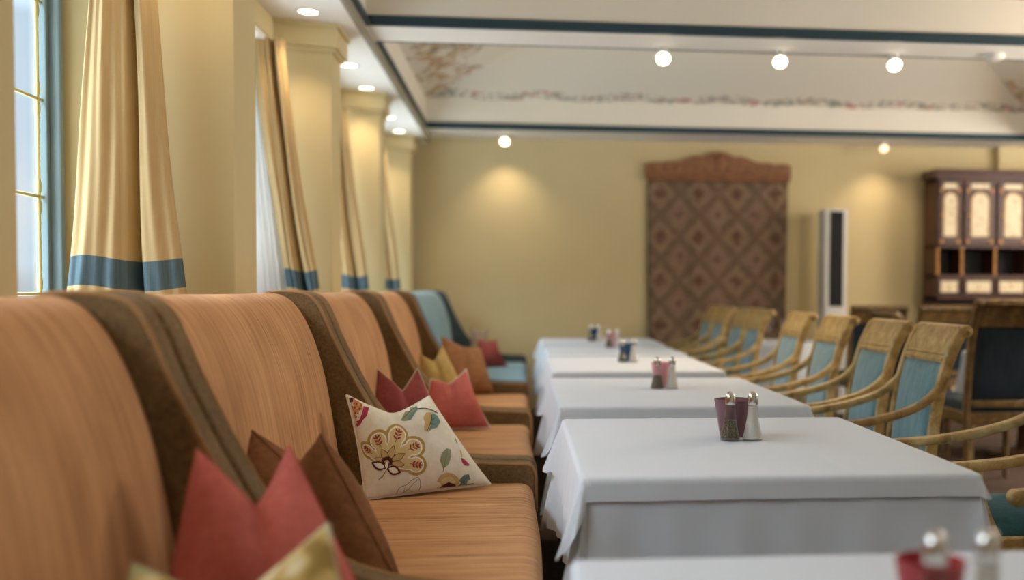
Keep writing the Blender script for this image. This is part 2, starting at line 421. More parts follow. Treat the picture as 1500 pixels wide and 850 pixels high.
# ceiling: soffit along the windows, flat beams, two raised trays
TX0, TX1 = XS, 4.95
TRAYS = [(1.6, 6.12), (6.48, 9.9)]
bm = bmesh.new()
box(bm, -1.9, XS-.02, -2.6, WALLY, ZS, ZS+.03, 0)
box(bm, XS-.02, XS, -2.6, WALLY, ZS, ZB-.0005, 1)
for a, b in ((-2.6, TRAYS[0][0]), (TRAYS[0][1], TRAYS[1][0]), (TRAYS[1][1], WALLY)): box(bm, XS, TX1, a, b, ZB, ZB+.03, 0)
box(bm, TX1, 7.2, -2.6, WALLY, ZB, ZB+.03, 0)
struct(obj('ceiling', bm, [M['plaster'], M['fascia']], smooth=False))
Z1, Z2, SL = 2.73, 2.945, .35
run = 1.1
gm = {}
for ti, (a, b) in enumerate(TRAYS):
    bm = bmesh.new()
    def ring(e, z): return [bm.verts.new((x, y, z)) for x, y in ((TX0+e, a+e), (TX1-e, a+e), (TX1-e, b-e), (TX0+e, b-e))]
    R = [ring(0, ZB), ring(0, Z1), ring(0, Z2), ring(run, Z2+SL*run)]
    for j in range(3):
        for i in range(4):
            f = bm.faces.new((R[j][i], R[j][(i+1) % 4], R[j+1][(i+1) % 4], R[j+1][i]))
            f.material_index = 0 if j < 2 else (1 if i in (0, 2) else 2)
    bm.faces.new(R[3]).material_index = 3
    o = obj('ceiling_tray', bm, [M['band'], garland_mat('garland_long', 'X', Z2, False), garland_mat('garland_side', 'Y', Z2, True), M['slope']], smooth=False)
    o.name = 'ceiling_%d' % (ti+2); struct(o)
    # blue moulding round the foot of the tray
    prof = [(0, -.0), (0, .06), (-.012, .06), (-.018, .05), (-.018, .035), (-.026, .022), (-.03, .0)]
    bm = bmesh.new(); rings = []
    for ix, (x, y, dx, dy) in enumerate(((TX0, a, 1, 1), (TX1, a, -1, 1), (TX1, b, -1, -1), (TX0, b, 1, -1))):
        rings.append([bm.verts.new((x+dx*(-p), y+dy*(-p), ZB+q+.0)) for p, q in prof])
    for i in range(4):
        A, B = rings[i], rings[(i+1) % 4]
        for j in range(len(prof)):
            bm.faces.new((A[j], A[(j+1) % len(prof)], B[(j+1) % len(prof)], B[j]))
    o = obj('trim_%d' % n, bm, M['trimblue'], smooth=False); n += 1; struct(o)

# ------------------------------------------------------------------ ceiling spots
def spot_light(loc, target, power, size=70, blend=1, col=(1, .78, .54), r=.04):
    d = bpy.data.lights.new('spot_lamp', 'SPOT'); d.energy = power; d.spot_size = math.radians(size); d.spot_blend = blend
    d.color = col; d.shadow_soft_size = r
    o = bpy.data.objects.new('spot_lamp', d); COL.objects.link(o); o.location = loc
    o.rotation_euler = (Vector(target)-Vector(loc)).to_track_quat('-Z', 'Y').to_euler()
    return o

def downlight(x, y, z, label, power, tilt=None, group=None, mat='lamp', size=95, r=.05, aim=None):
    t = thing('ceiling_spot', label, 'spotlight', (x, y, z), 0, group)
    if tilt is None:
        bm = bmesh.new(); lathe(bm, [(r, 0), (r, -.004), (r+.012, -.006), (r+.014, 0)], 28, cap=False)
        obj('trim_ring', bm, M['white'], t)
        bm = bmesh.new(); lathe(bm, [(r, -.002), (r*.6, -.006), (.002, -.007)], 28); obj('lens', bm, M[mat], t)
        spot_light((x, y, z-.03), (x, y, 0), power, size)
    else:
        d = Vector(tilt).normalized(); c = Vector((0, 0, -.055))
        rotm = d.to_track_quat('Z', 'Y').to_matrix()
        bm = bmesh.new(); lathe(bm, [(.03, 0), (.03, -.012), (.012, -.016), (.012, -.03)], 20); obj('mount', bm, M['white'], t)
        def rot(bm):
            for v in bm.verts: v.co = rotm @ v.co + c
        bm = bmesh.new(); lathe(bm, [(.02, -.05), (.036, -.045), (.045, 0), (.047, .022), (.043, .024)], 24); rot(bm); obj('lamp_housing', bm, M['white'], t)
        bm = bmesh.new(); lathe(bm, [(.042, .0242), (.036, .034), (.018, .040), (.002, .042)], 24); rot(bm); obj('lens', bm, M[mat], t)
        p = Vector((x, y, z))+c+d*.07
        spot_light(p, aim or p+Vector((d.x*.25, d.y*.25, -1)), power, size)
    return t
SOF = [(-1.087, 4.80, None), (-1.087, 5.61, 'flat round spot in the white soffit at the top edge of the photo'),
       (-1.087, 6.90, 'flat round spot in the soffit just past the capital of the second pier'), (-1.087, 7.67, 'flat round spot in the soffit in front of the third pier'),
       (-1.087, 8.95, 'flat round spot in the soffit beside the capital of the third pier'), (-1.087, 9.70, 'flat round spot in the soffit farthest down, above the last pier')]
SOF = [q for q in SOF if q[2]]
for x, y, lb in SOF: downlight(x, y, ZS, lb, 15)
for x, lb in ((.87, 'round glowing spot on the ceiling beam, leftmost of its three'), (1.60, 'round glowing spot in the middle of three on the ceiling beam'), (2.33, 'round glowing spot on the ceiling beam, nearest the smoke detector')):
    downlight(x, 6.44, ZB, lb, 34, tilt=(-.12, -.72, -.6))
downlight(-.15, 10.2, ZB, 'bright round spot at the back wall throwing a pool of light left of the tapestry', 14, tilt=(.0, -.75, -.6), size=105, aim=(-.12, 10.45, 1.2))
downlight(3.58, 10.16, ZB, 'dim round spot high on the back wall between white tower and dark hutch', 13, tilt=(-.1, -.7, -.6), mat='lampdim', size=105, aim=(3.62, 10.45, 1.2))
# smoke detector
bm = bmesh.new(); lathe(bm, [(.06, 0), (.06, -.012), (.052, -.03), (.03, -.038), (.002, -.039)], 28)
o = obj('smoke_detector', bm, M['sensor']); o.location = (2.95, 6.36, ZB); tag(o, 'small white smoke detector on the ceiling beam at far right', 'smoke detector')

# ------------------------------------------------------------------ curtains
def curtain(label, bt, bb, sgn, seed):
    """bt / bb: (window side xy, room side xy) at the track and at the hem; folds bulge along sgn*Y"""
    rnd = random.Random(seed)
    ZT, ZH = 2.47, 1.03; NU, NV = 64, 60
    bands = [ZT, 1.278, 1.180, ZH]
    zs = [ZT-(ZT-1.278)*i/40 for i in range(41)]+[1.278-.098*i/6 for i in range(1, 7)]+[1.18-(1.18-ZH)*i/6 for i in range(1, 7)]
    bm = bmesh.new(); rows = []
    mid = Vector(((bb[0][0]+bb[1][0])/2, (bb[0][1]+bb[1][1])/2, 0))
    for z in zs:
        t = (ZT-z)/(ZT-ZH); tt = t**1.25
        A = Vector(bt[0]).lerp(Vector(bb[0]), tt); B = Vector(bt[1]).lerp(Vector(bb[1]), tt)
        row = []
        for j in range(NU+1):
            u = j/NU; p = A.lerp(B, u)
            dpt = .045+.025*t
            # two broad pleats with a sharp crease between them at u=.6
            if u < .61: a = u/.61; h = math.sin(PI*min(1, a*.97+.03))**.55
            else: a = (u-.61)/.39; h = math.sin(PI*min(1, a*.93+.0))**.6
            cr = math.exp(-((u-.61)/.035)**2)
            f = dpt*h - .09*cr + .006*math.sin(u*23+seed+t*3)+.004*math.sin(u*47+seed*2-t*2)
            row.append(bm.verts.new((p.x+.006*math.sin(9*t+u*5+seed)*t, p.y+sgn*f, z+.012*math.sin(u*PI*2+.5)*t)))
        rows.append(row)
    for r0, r1, z in zip(rows, rows[1:], zs):
        for j in range(NU):
            f = bm.faces.new((r0[j], r0[j+1], r1[j+1], r1[j])); f.material_index = 1 if 1.181 < z < 1.2785 else 0
    t = thing('curtain', label, 'curtain', (mid.x, mid.y, ZH))
    for v in bm.verts: v.co -= Vector((mid.x, mid.y, ZH))
    o = obj('drape', bm, [M['curtain'], M['curtband']], t)
    s = o.modifiers.new('solid', 'SOLIDIFY'); s.thickness = .003; s.offset = 0
    A = Vector(bt[0]); B = Vector(bt[1])
    for j in range(5):
        bm = bmesh.new()
        p = A.lerp(B, (j+.5)/5); lathe(bm, [(.006, 0), (.006, .03)], 8, (p.x-mid.x, p.y-mid.y+sgn*.01, ZT-ZH-.02))
        obj('curtain_hook', bm, M['white'], t)
far_l = {1: 'broad golden linen curtain with blue hem band, in full view by the blue window frame',
         2: 'golden linen curtain with blue hem band beside the added bright white sheer', 3: 'golden curtain with blue hem band between the second and third piers', 4: 'sliver of golden curtain between the third and last piers'}
near_l = {1: 'sliver of golden curtain with navy band against the window at the left edge', 2: 'narrow strip of golden curtain with navy band just past the nearest full pier'}
for i in range(1, 5):
    yn = PIERS[i+1][0]; yf = PIERS[i][1]
    o = yn-3.92
    hx = {1: (-1.487, -1.118), 2: (-1.19, -1.03), 3: (-1.26, -1.05), 4: (-1.27, -1.06)}[i]; tx = (-1.365, -1.225) if i == 1 else (-1.365, -1.215)
    curtain(far_l[i], ((tx[0], 3.62+o), (tx[1], 3.70+o)), ((hx[0], 3.625+o+(hx[0]+1.487)*.3), (hx[1], 3.74+o)), -1, i)
    if i in near_l:
        o = yf-2.27
        curtain(near_l[i], ((-1.40, 2.56+o), (-1.20, 2.49+o)), ((-1.47, 2.575+o), (-1.125, 2.46+o)), 1, i+10)

# white sheer panel added to imitate blown-out light of the second window
k = NT('white_glare'); nn = k.noise(k.coord((40, 40, 1)), 2, 3)
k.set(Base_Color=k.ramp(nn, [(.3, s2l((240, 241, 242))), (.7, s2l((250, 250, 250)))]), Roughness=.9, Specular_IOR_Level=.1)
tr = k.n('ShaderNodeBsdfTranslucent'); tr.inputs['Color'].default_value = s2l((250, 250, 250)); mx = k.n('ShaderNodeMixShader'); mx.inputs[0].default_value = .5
k.l(k.b.outputs[0], mx.inputs[1]); k.l(tr.outputs[0], mx.inputs[2]); k.l(mx.outputs[0], k.out.inputs['Surface']); M['glare'] = k.m
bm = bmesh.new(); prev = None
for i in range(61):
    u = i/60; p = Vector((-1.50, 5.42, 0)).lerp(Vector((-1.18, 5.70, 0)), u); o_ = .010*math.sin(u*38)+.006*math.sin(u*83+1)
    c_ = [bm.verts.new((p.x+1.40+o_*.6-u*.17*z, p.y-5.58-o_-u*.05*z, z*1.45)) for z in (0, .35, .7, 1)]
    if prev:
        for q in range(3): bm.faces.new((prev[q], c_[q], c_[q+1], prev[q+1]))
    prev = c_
t = obj('glare_panel', bm, M['glare']); t.location = (-1.40, 5.58, 1.0); tag(t, 'bright white sheer panel added to imitate window light between the second pier face and its golden drape', 'curtain')
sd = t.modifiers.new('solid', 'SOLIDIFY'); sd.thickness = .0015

# ------------------------------------------------------------------ banquettes
WINGF = [(-.895, 1.10), (-.893, 1.145), (-.862, 1.168), (-.80, 1.173), (-.735, 1.165), (-.695, 1.135), (-.668, 1.08), (-.64, 1.01), (-.597, .92), (-.553, .835), (-.505, .755),
         (-.43, .675), (-.33, .612), (-.2, .578), (-.06, .568), (.02, .566), (.046, .556), (.058, .53), (.06, .48), (.06, .30), (.06, .10)]
def wing_pts():
    P = smooth_path([(x, 0, z) for x, z in WINGF], 4); return [(p.x, p.z) for p in P]
BACKF = [(-.60, .40), (-.605, .5), (-.618, .62), (-.636, .76), (-.658, .89), (-.69, 1.0), (-.728, 1.085), (-.765, 1.135), (-.80, 1.158), (-.835, 1.165), (-.868, 1.155), (-.89, 1.125), (-.895, 1.07)]
DX = .42
def banquette(label, y0, y1, cs, cseat, cw, cp, seed):
    yc = (y0+y1)/2; L = (y1-y0)-.016; TW = .088
    r = thing('banquette', label, 'sofa', (-DX, yc, 0))
    # backrest
    P = smooth_path([(x, 0, z) for x, z in BACKF], 4); prof = [(p.x, p.z) for p in P]+[(-.895, .35), (-.62, .35)]
    bm = bmesh.new(); NY = 60; h = L/2-TW; rows = []
    for j in range(NY+1):
        y = -h+2*h*j/NY; row = []
        ed = min(1, (h-abs(y))/.05)
        for x, z in prof:
            k = 0
            if x > -.85 and z > .45:
                w = noise.noise(Vector((seed*3.1, (y+yc)*9, z*1.3)))*.0035+noise.noise(Vector((seed*1.7, (y+yc)*2.2, z*2)))*.008
                k = w-.016*(1-ed)**2
            row.append(bm.verts.new((x+DX+k, y, z)))
        rows.append(row)
    m = len(prof)
    for a, b in zip(rows, rows[1:]):
        for i in range(m): bm.faces.new((a[i], a[(i+1) % m], b[(i+1) % m], b[i]))
    bm.faces.new(rows[0]); bm.faces.new(rows[-1])
    obj('backrest', bm, cs, r, angle=60)
    # wings that sweep down into low arms
    wp = wing_pts()
    for s in (-1, 1):
        ya = s*(L/2); yb = s*(L/2-TW); 
        bm = bmesh.new(); prism(bm, [(x+DX, z) for x, z in wp]+[(-.895+DX, .10)], 'Y', min(ya, yb), max(ya, yb))
        wg = obj('wing', bm, cw, r, bevel=.012, segs=3, angle=35)
        for yy in (yb+s*.004,):
            bm = bmesh.new(); sweep(bm, [(x+DX-.002, yy, z-.002) for x, z in wp[2:-6]], circ(.0055, 8), (0, 1, 0))
            obj('piping', bm, cp, wg)
    # seat cushion
    bm = bmesh.new(); NX, NY = 48, 150; h = L/2-TW-.004; x0, x1 = -.59, .052
    top = []
    for i in range(NX+1):
        u = i/NX; row = []
        for j in range(NY+1):
            v = -1+2*j/NY; y = v*h; x = x0+(x1-x0)*u
            z = .503+.008*(1-v*v)
            e = min((1-u)*(x1-x0), .055)/.055; z -= .034*(1-math.sqrt(max(0, 1-(1-e)**2)))
            e2 = min((1-abs(v))*h, .03)/.03; z -= .012*(1-math.sqrt(max(0, 1-(1-e2)**2)))
            # gathered wrinkles running front to back
            for wv, am, wd in ((.30, .006, .007), (.34, .005, .006), (.45, .007, .008), (.53, .004, .006), (.60, .006, .007), (.20, .004, .006), (-.35, .005, .008), (-.42, .004, .006)):
                yy = wv*h+.012*math.sin(u*5+wv*20)
                z -= 1.5*am*math.exp(-((y-yy)/wd)**2)*min(1, 3*u)*min(1, (1-u)*2.5)
            z += noise.noise(Vector((x*2, (y+yc)*16, seed)))*.0025
            xx = x+.012*math.sin(v*2.6+seed)*u*u*.5
            row.append(bm.verts.new((xx+DX, y, z)))
        top.append(row)
    for a, b in zip(top, top[1:]):
        for j in range(NY): bm.faces.new((a[j], a[j+1], b[j+1], b[j]))
    loop = top[0]+[t_[-1] for t_ in top[1:]]+top[-1][-2::-1]+[t_[0] for t_ in top[-2:0:-1]]
    low = [bm.verts.new((v.co.x, v.co.y, .36)) for v in loop]
    for i in range(len(loop)):
        j = (i+1) % len(loop); bm.faces.new((loop[i], loop[j], low[j], low[i]))
    bm.faces.new(low)
    obj('seat_cushion', bm, cseat, r, angle=60)
    bm = bmesh.new(); box(bm, -.89+DX, .045+DX, -L/2+TW, L/2-TW, .10, .357); obj('base', bm, cw, r, bevel=.01)
    bm = bmesh.new()
    for sx in (-.84, .0):
        for sy in (-1, 1): lathe(bm, [(.022, 0), (.03, .101)], 14, (sx+DX, sy*(L/2-.06), 0))
    obj('feet', bm, M['cabwood'], r)
    return r
UB = [.55, 2.11, 3.81, 5.42, 7.03, 10.1]
UL = ['rust-orange winged banquette at the left edge, nearest the camera', 'rust-orange winged banquette holding the floral cushion at its far end', 'rust-orange winged banquette between the floral cushion and the rose-pink one',
      'rust-orange winged banquette farthest back, next to the pale blue one', 'pale blue winged banquette at the far end by the back wall']
for i in range(5):
    if i < 4: banquette(UL[i], UB[i], UB[i+1], M['sofa'], M['sofaseat'], M['wing'], M['piping'], i+1)
    else: banquette(UL[i], UB[i], UB[i+1], M['sofablue'], M['sofablue'], M['wingblue'], M['bluepipe'], i+1)

# ------------------------------------------------------------------ cushions
class Pillow:
    def __init__(s, c, T, chop=.09, pinch=.03, fold=0, seed=0, cw=.33):
        s.c = [Vector(p) for p in c]; s.T = T; s.chop = chop; s.pinch = pinch; s.seed = seed; s.cw = cw; s.fold = fold
        BL, BR, TR, TL = s.c
        s.N = (BR-BL+TR-TL).cross(TL-BL+TR-BR).normalized()      # towards the viewer's side (-Y)
        s.U = (BR-BL+TR-TL).normalized(); s.V = (TL-BL+TR-BR).normalized()
    def mid(s, u, v):
        a = (u+1)/2; b = (v+1)/2; BL, BR, TR, TL = s.c
        p = BL.lerp(BR, a).lerp(TL.lerp(TR, a), b)
        # concave edges
        p = p-s.U*s.pinch*(1-v*v)*u*abs(u)**1.0
        p = p+s.V*s.pinch*.25*(1-u*u)*(1-b)
        # chop pressed into the top edge
        k = 1-math.sqrt(u*u+.02)/1.01
        p = p-s.V*s.chop*max(k, 0)*b**2.0
        return p-s.N*s.fold*b*b*math.tanh(u/.14)*(1-.5*u*u)
    def thick(s, u, v):
        t = s.T*(max(0, (1-u**2))*max(0, (1-v**2)))**.42
        b = (v+1)/2
        t *= 1-.55*math.exp(-(u/.16)**2)*b**2
        t += s.T*.10*noise.noise(Vector((u*2.3, v*2.3, s.seed*5.3)))*(1-u*u)*(1-v*v)
        return max(t, 0)
    def front(s, u, v, eps=0): return s.mid(u, v)+s.N*(s.thick(u, v)+eps)
    def back(s, u, v): return s.mid(u, v)-s.N*s.thick(u, v)
def cushion(name, label, pl, mf, mb_, mp, extra=None, group=None, n=40):
    base = Vector(((pl.c[0].x+pl.c[1].x)/2, (pl.c[0].y+pl.c[1].y)/2, min(pl.c[0].z, pl.c[1].z)))
    t = thing(name, label, 'cushion', base, 0, group)
    bm = bmesh.new(); g = [[None]*(n+1) for _ in range(n+1)]; bk = [[None]*(n+1) for _ in range(n+1)]
    def w(i): x = -1+2*i/n; return math.sin(x*PI/2)*.6+x*.4
    for i in range(n+1):
        for j in range(n+1):
            u, v = w(i), w(j)
            g[i][j] = bm.verts.new(pl.front(u, v)-base)
            bk[i][j] = g[i][j] if i in (0, n) or j in (0, n) else bm.verts.new(pl.back(u, v)-base)
    for i in range(n):
        for j in range(n):
            bm.faces.new((g[i][j], g[i+1][j], g[i+1][j+1], g[i][j+1])).material_index = 0
            f = bm.faces.new((bk[i][j], bk[i][j+1], bk[i+1][j+1], bk[i+1][j])); f.material_index = 1
    mats = [mf, mb_]
    bmesh.ops.recalc_face_normals(bm, faces=bm.faces[:])
    if extra: extra(bm, pl, base, mats)
    me = bpy.data.meshes.new('cover'); bm.to_mesh(me); bm.free()
    for m_ in mats: me.materials.append(m_)
    me.polygons.foreach_set('use_smooth', [True]*len(me.polygons))
    link(bpy.data.objects.new('cover', me), t)
    # stitched seam all round
    path = [pl.mid(w(i), -1) for i in range(n)]+[pl.mid(1, w(i)) for i in range(n)]+[pl.mid(w(n-i), 1) for i in range(n)]+[pl.mid(-1, w(n-i)) for i in range(n)]
    bm = bmesh.new(); sweep(bm, [p-base for p in path], circ(.0035, 6), pl.N, closed=True)
    obj('seam', bm, mp, t)
    return t
# embroidery of the floral cushion: flat stitched patches laid on the cover, drawn on a design grid that a
# polynomial maps to the cover's own u,v
EC = [[-0.14392, -0.00445], [-0.50803, -1.68739], [0.30316, 0.47425], [-0.20549, -0.081], [0.33218, -0.22545], [-0.04955, 0.3172], [1.21781, -0.06839], [-0.1503, 0.1846], [-0.12189, -0.9175], [-0.21488, 0.84], [0.04466, -0.65624], [-0.18038, -0.49227], [0.20749, 1.29163], [0.94155, -0.25635], [-0.9333, -0.68871], [0.12274, -0.02895], [-1.52119, -1.32802], [2.33392, 2.67711], [0.71407, 0.88979], [-1.21606, -1.43987], [-0.03635, -0.12748]]
def design_uv(x, y):
    x = (x/3.696-110)/100; y = (y/3.696-140)/100; u = v = 0; k = 0
    for a in range(6):
        for b in range(6-a):
            t = x**a*y**b; u += EC[k][0]*t; v += EC[k][1]*t; k += 1
    return max(-.985, min(.985, u)), max(-.985, min(.985, v))
THREAD = {}
def thread(name, c):
    if name not in THREAD: THREAD[name] = fabric(name, tuple(q*.86 for q in c), c, tuple(min(255, q*1.08) for q in c), sc=(90, 90, 90), weave=500, streak=.3)
    return THREAD[name]
def flowers(bm, pl, base, mats):
    def mi(name, c):
        m_ = thread(name, c)
        if m_ not in mats: mats.append(m_)
        return mats.index(m_)
    GOLD = mi('gold_thread', (176, 146, 82)); WHT = mi('white_thread', (236, 230, 214)); BEI = mi('beige_thread', (212, 190, 142)); RED = mi('rust_thread', (150, 66, 54))
    MAR = mi('maroon_thread', (92, 44, 54)); SAGE = mi('sage_thread', (142, 148, 118)); TEAL = mi('teal_thread', (112, 140, 130)); MAG = mi('magenta_thread', (168, 58, 84))
    OCH = mi('orange_thread', (206, 140, 84)); LINE = mi('grey_green_thread', (104, 116, 104)); TAN = mi('tan_thread', (196, 166, 112)); DRK = mi('dark_thread', (70, 54, 50))
    def pt(x, y, e):
        u, v = design_uv(x, y); return pl.front(u, v, e)-base
    def patch(o, m_, lv, c=None, rings=4):
        e = .0006+.00045*lv
        cx = sum(p[0] for p in o)/len(o) if c is None else c[0]; cy = sum(p[1] for p in o)/len(o) if c is None else c[1]
        cv = bm.verts.new(pt(cx, cy, e)); prev = None
        for r in range(1, rings+1):
            t = r/rings; ring = [bm.verts.new(pt(cx+(x-cx)*t, cy+(y-cy)*t, e)) for x, y in o]
            for i in range(len(o)):
                j = (i+1) % len(o)
                f = bm.faces.new((cv, ring[i], ring[j])) if prev is None else bm.faces.new((prev[i], ring[i], ring[j], prev[j]))
                f.material_index = m_
                if f.normal.length == 0: f.normal_update()
                f.normal_update()
                if f.normal.dot(pl.N) < 0: f.normal_flip()
            prev = ring
    def ell(cx, cy, rx, ry, a=0, n=22):
        ca, sa = math.cos(a), math.sin(a)
        return [(cx+rx*math.cos(t)*ca-ry*math.sin(t)*sa, cy+rx*math.cos(t)*sa+ry*math.sin(t)*ca) for t in [2*PI*i/n for i in range(n)]]
    def leaf(x0, y0, x1, y1, w, n=8, skew=1.0):
        dx, dy = x1-x0, y1-y0; L = math.hypot(dx, dy); nx, ny = -dy/L, dx/L
        a = [(x0+dx*t+nx*w*math.sin(PI*t**skew), y0+dy*t+ny*w*math.sin(PI*t**skew)) for t in [i/n for i in range(n+1)]]
        b = [(x0+dx*t-nx*w*math.sin(PI*t**skew), y0+dy*t-ny*w*math.sin(PI*t**skew)) for t in [i/n for i in range(n-1, 0, -1)]]
        return a+b
    def line(pts, w, m_, lv):
        e = .0006+.00045*lv; P = smooth_path([(x, y, 0) for x, y in pts], 4); prev = None
        for i, p in enumerate(P):
            d = (P[min(i+1, len(P)-1)]-P[max(i-1, 0)]).normalized(); nx, ny = -d.y*w/2, d.x*w/2
            cur = (bm.verts.new(pt(p.x+nx, p.y+ny, e)), bm.verts.new(pt(p.x-nx, p.y-ny, e)))
            if prev:
                f = bm.faces.new((prev[0], cur[0], cur[1], prev[1])); f.material_index = m_; f.normal_update()
                if f.normal.dot(pl.N) < 0: f.normal_flip()
            prev = cur
    # the fan flower
    cx, cy = 295, 615
    lobes = [(176, 556, 50), (238, 500, 60), (338, 478, 64), (428, 538, 64), (440, 634, 58)]
    for lv, m_, k in ((0, GOLD, 0), (1, WHT, 15), (2, BEI, 22)):
        for x, y, r in lobes:
            rr = r-k; a = math.atan2(y-cy, x-cx); L = math.hypot(x-cx, y-cy)
            patch(ell((x*.62+cx*.38), (y*.62+cy*.38), L*.36+rr*.55, rr*.80, a), m_, lv)
            patch(ell(x, y, rr, rr, a), m_, lv)
    for x, y, r in lobes:
        a = math.atan2(y-cy, x-cx); ux, uy = math.cos(a), math.sin(a); vx, vy = -uy, ux
        x0, y0 = x-ux*r*.62, y-uy*r*.62; x1, y1 = x+ux*r*.5, y+uy*r*.5
        line([(x0, y0), (x1, y1)], 3, RED, 3)
        patch(leaf(x+ux*r*.22, y+uy*r*.22, x+ux*r*.62, y+uy*r*.62, 5), RED, 4, rings=2)
        for t in (-.35, -.05, .22):
            for sg in (-1, 1):
                bx, by = x+ux*r*t, y+uy*r*t
                patch(leaf(bx, by, bx+(ux*.26+vx*sg*.34)*r, by+(uy*.26+vy*sg*.34)*r, 5), RED, 4, rings=2)
    for a, L, w in ((-165, 80, 17), (-120, 82, 18), (-75, 88, 18), (-25, 92, 18), (15, 84, 17)):
        q = math.radians(a); o = leaf(cx+8*math.cos(q), cy+8*math.sin(q), cx+L*math.cos(q), cy+L*math.sin(q), w)
        patch(o, TAN, 4); line(o+[o[0]], 2.2, DRK, 5)
    patch(ell(284, 612, 30, 27), MAR, 6); patch(ell(283, 620, 14, 16), BEI, 7, rings=2)
    for x1, y1 in ((196, 622), (360, 676)):
        o = leaf(282, 648, x1, y1, 26); patch(o, MAR, 6)
        o = leaf(274 if x1 < 282 else 292, 645 if x1 < 282 else 650, x1+(14 if x1 < 282 else -14), y1+(2 if x1 < 282 else -3), 16); patch(o, WHT, 7)
    o = leaf(282, 660, 285, 600, 16); patch(o, MAR, 7); o = leaf(282, 654, 284, 612, 9); patch(o, WHT, 8, rings=2)
    line([(278, 664), (262, 690), (240, 712)], 3, DRK, 5)
    # outlined leaf at the foot
    line([(322, 815), (350, 760), (388, 742), (420, 715), (452, 702), (466, 740), (452, 790), (410, 806), (330, 818)], 3, LINE, 2)
    line([(318, 822), (380, 782), (448, 712)], 2.4, LINE, 2); line([(372, 786), (384, 752)], 2, LINE, 2); line([(400, 766), (440, 778)], 2, LINE, 2); line([(290, 822), (330, 812)], 2.4, LINE, 2)
    # pomegranate at the upper left corner
    patch([(82, 300), (100, 272), (150, 304), (152, 330), (120, 410), (100, 430), (84, 380)], OCH, 1)
    patch([(100, 434), (124, 404), (150, 352), (156, 318), (186, 328), (176, 366), (140, 412), (112, 440)], MAG, 2)
    patch([(80, 296), (76, 268), (92, 252), (108, 268), (100, 290)], MAR, 2)
    rnd = random.Random(3)
    for i in range(5):
        for j in range(6):
            x, y = 92+i*13+(j % 2)*6-j*1.5, 296+j*22+i*4
            if x < 148-(j*4): patch(ell(x, y, 4.5, 6.5, .3, 8), RED if (i+j) % 3 else BEI, 2, rings=1)
    # branch and leaves at the upper right
    line([(448, 336), (490, 330), (530, 338), (556, 352)], 4, DRK, 3)
    patch([(362, 384), (378, 340), (404, 306), (428, 300), (450, 318), (450, 340), (428, 362), (412, 388), (384, 388)], SAGE, 1)
    patch([(392, 388), (404, 352), (446, 322), (452, 336), (430, 360), (414, 384)], TEAL, 2); line([(364, 380), (410, 340), (448, 330)], 2.4, DRK, 3)
    patch([(480, 380), (496, 352), (520, 348), (526, 372), (520, 420), (500, 456), (484, 448)], TAN, 1)
    patch([(524, 372), (530, 352), (556, 366), (572, 400), (556, 430), (530, 436), (504, 458), (520, 420)], TEAL, 1)
    line([(522, 350), (524, 390), (502, 450)], 3, DRK, 3); line([(524, 392), (548, 376)], 2.4, DRK, 3); line([(520, 412), (548, 414)], 2.4, DRK, 3)
    # upright leaf
    patch([(588, 656), (572, 612), (580, 570), (606, 540), (630, 546), (634, 588), (616, 632)], SAGE, 1); line([(586, 672), (598, 620), (612, 556)], 3, LINE, 2)
    # small flower and leaf at the bottom
    patch([(560, 760), (554, 720), (572, 690), (604, 676), (640, 680), (668, 704), (676, 738), (654, 762), (600, 776), (566, 778)], TAN, 1); patch([(574, 756), (572, 724), (600, 700), (636, 702), (656, 730), (646, 756), (600, 768)], BEI, 2)
    patch([(574, 776), (586, 742), (616, 728), (650, 742), (658, 764)], MAR, 3); patch([(596, 772), (606, 756), (626, 752), (640, 766)], WHT, 4)
    patch([(664, 762), (672, 720), (700, 690), (726, 684), (736, 712), (712, 746)], TEAL, 1); patch([(690, 758), (712, 746), (748, 738), (756, 744), (720, 752)], LINE, 1); line([(668, 758), (700, 724), (728, 690)], 2.6, DRK, 2)
    # petals wrapping round the right edge
    patch([(684, 592), (700, 600), (730, 632), (724, 640), (704, 636), (690, 616)], MAG, 1); patch([(676, 552), (684, 556), (692, 590), (684, 588)], TAN, 1); patch([(646, 486), (654, 492), (664, 520), (656, 516)], SAGE, 1)
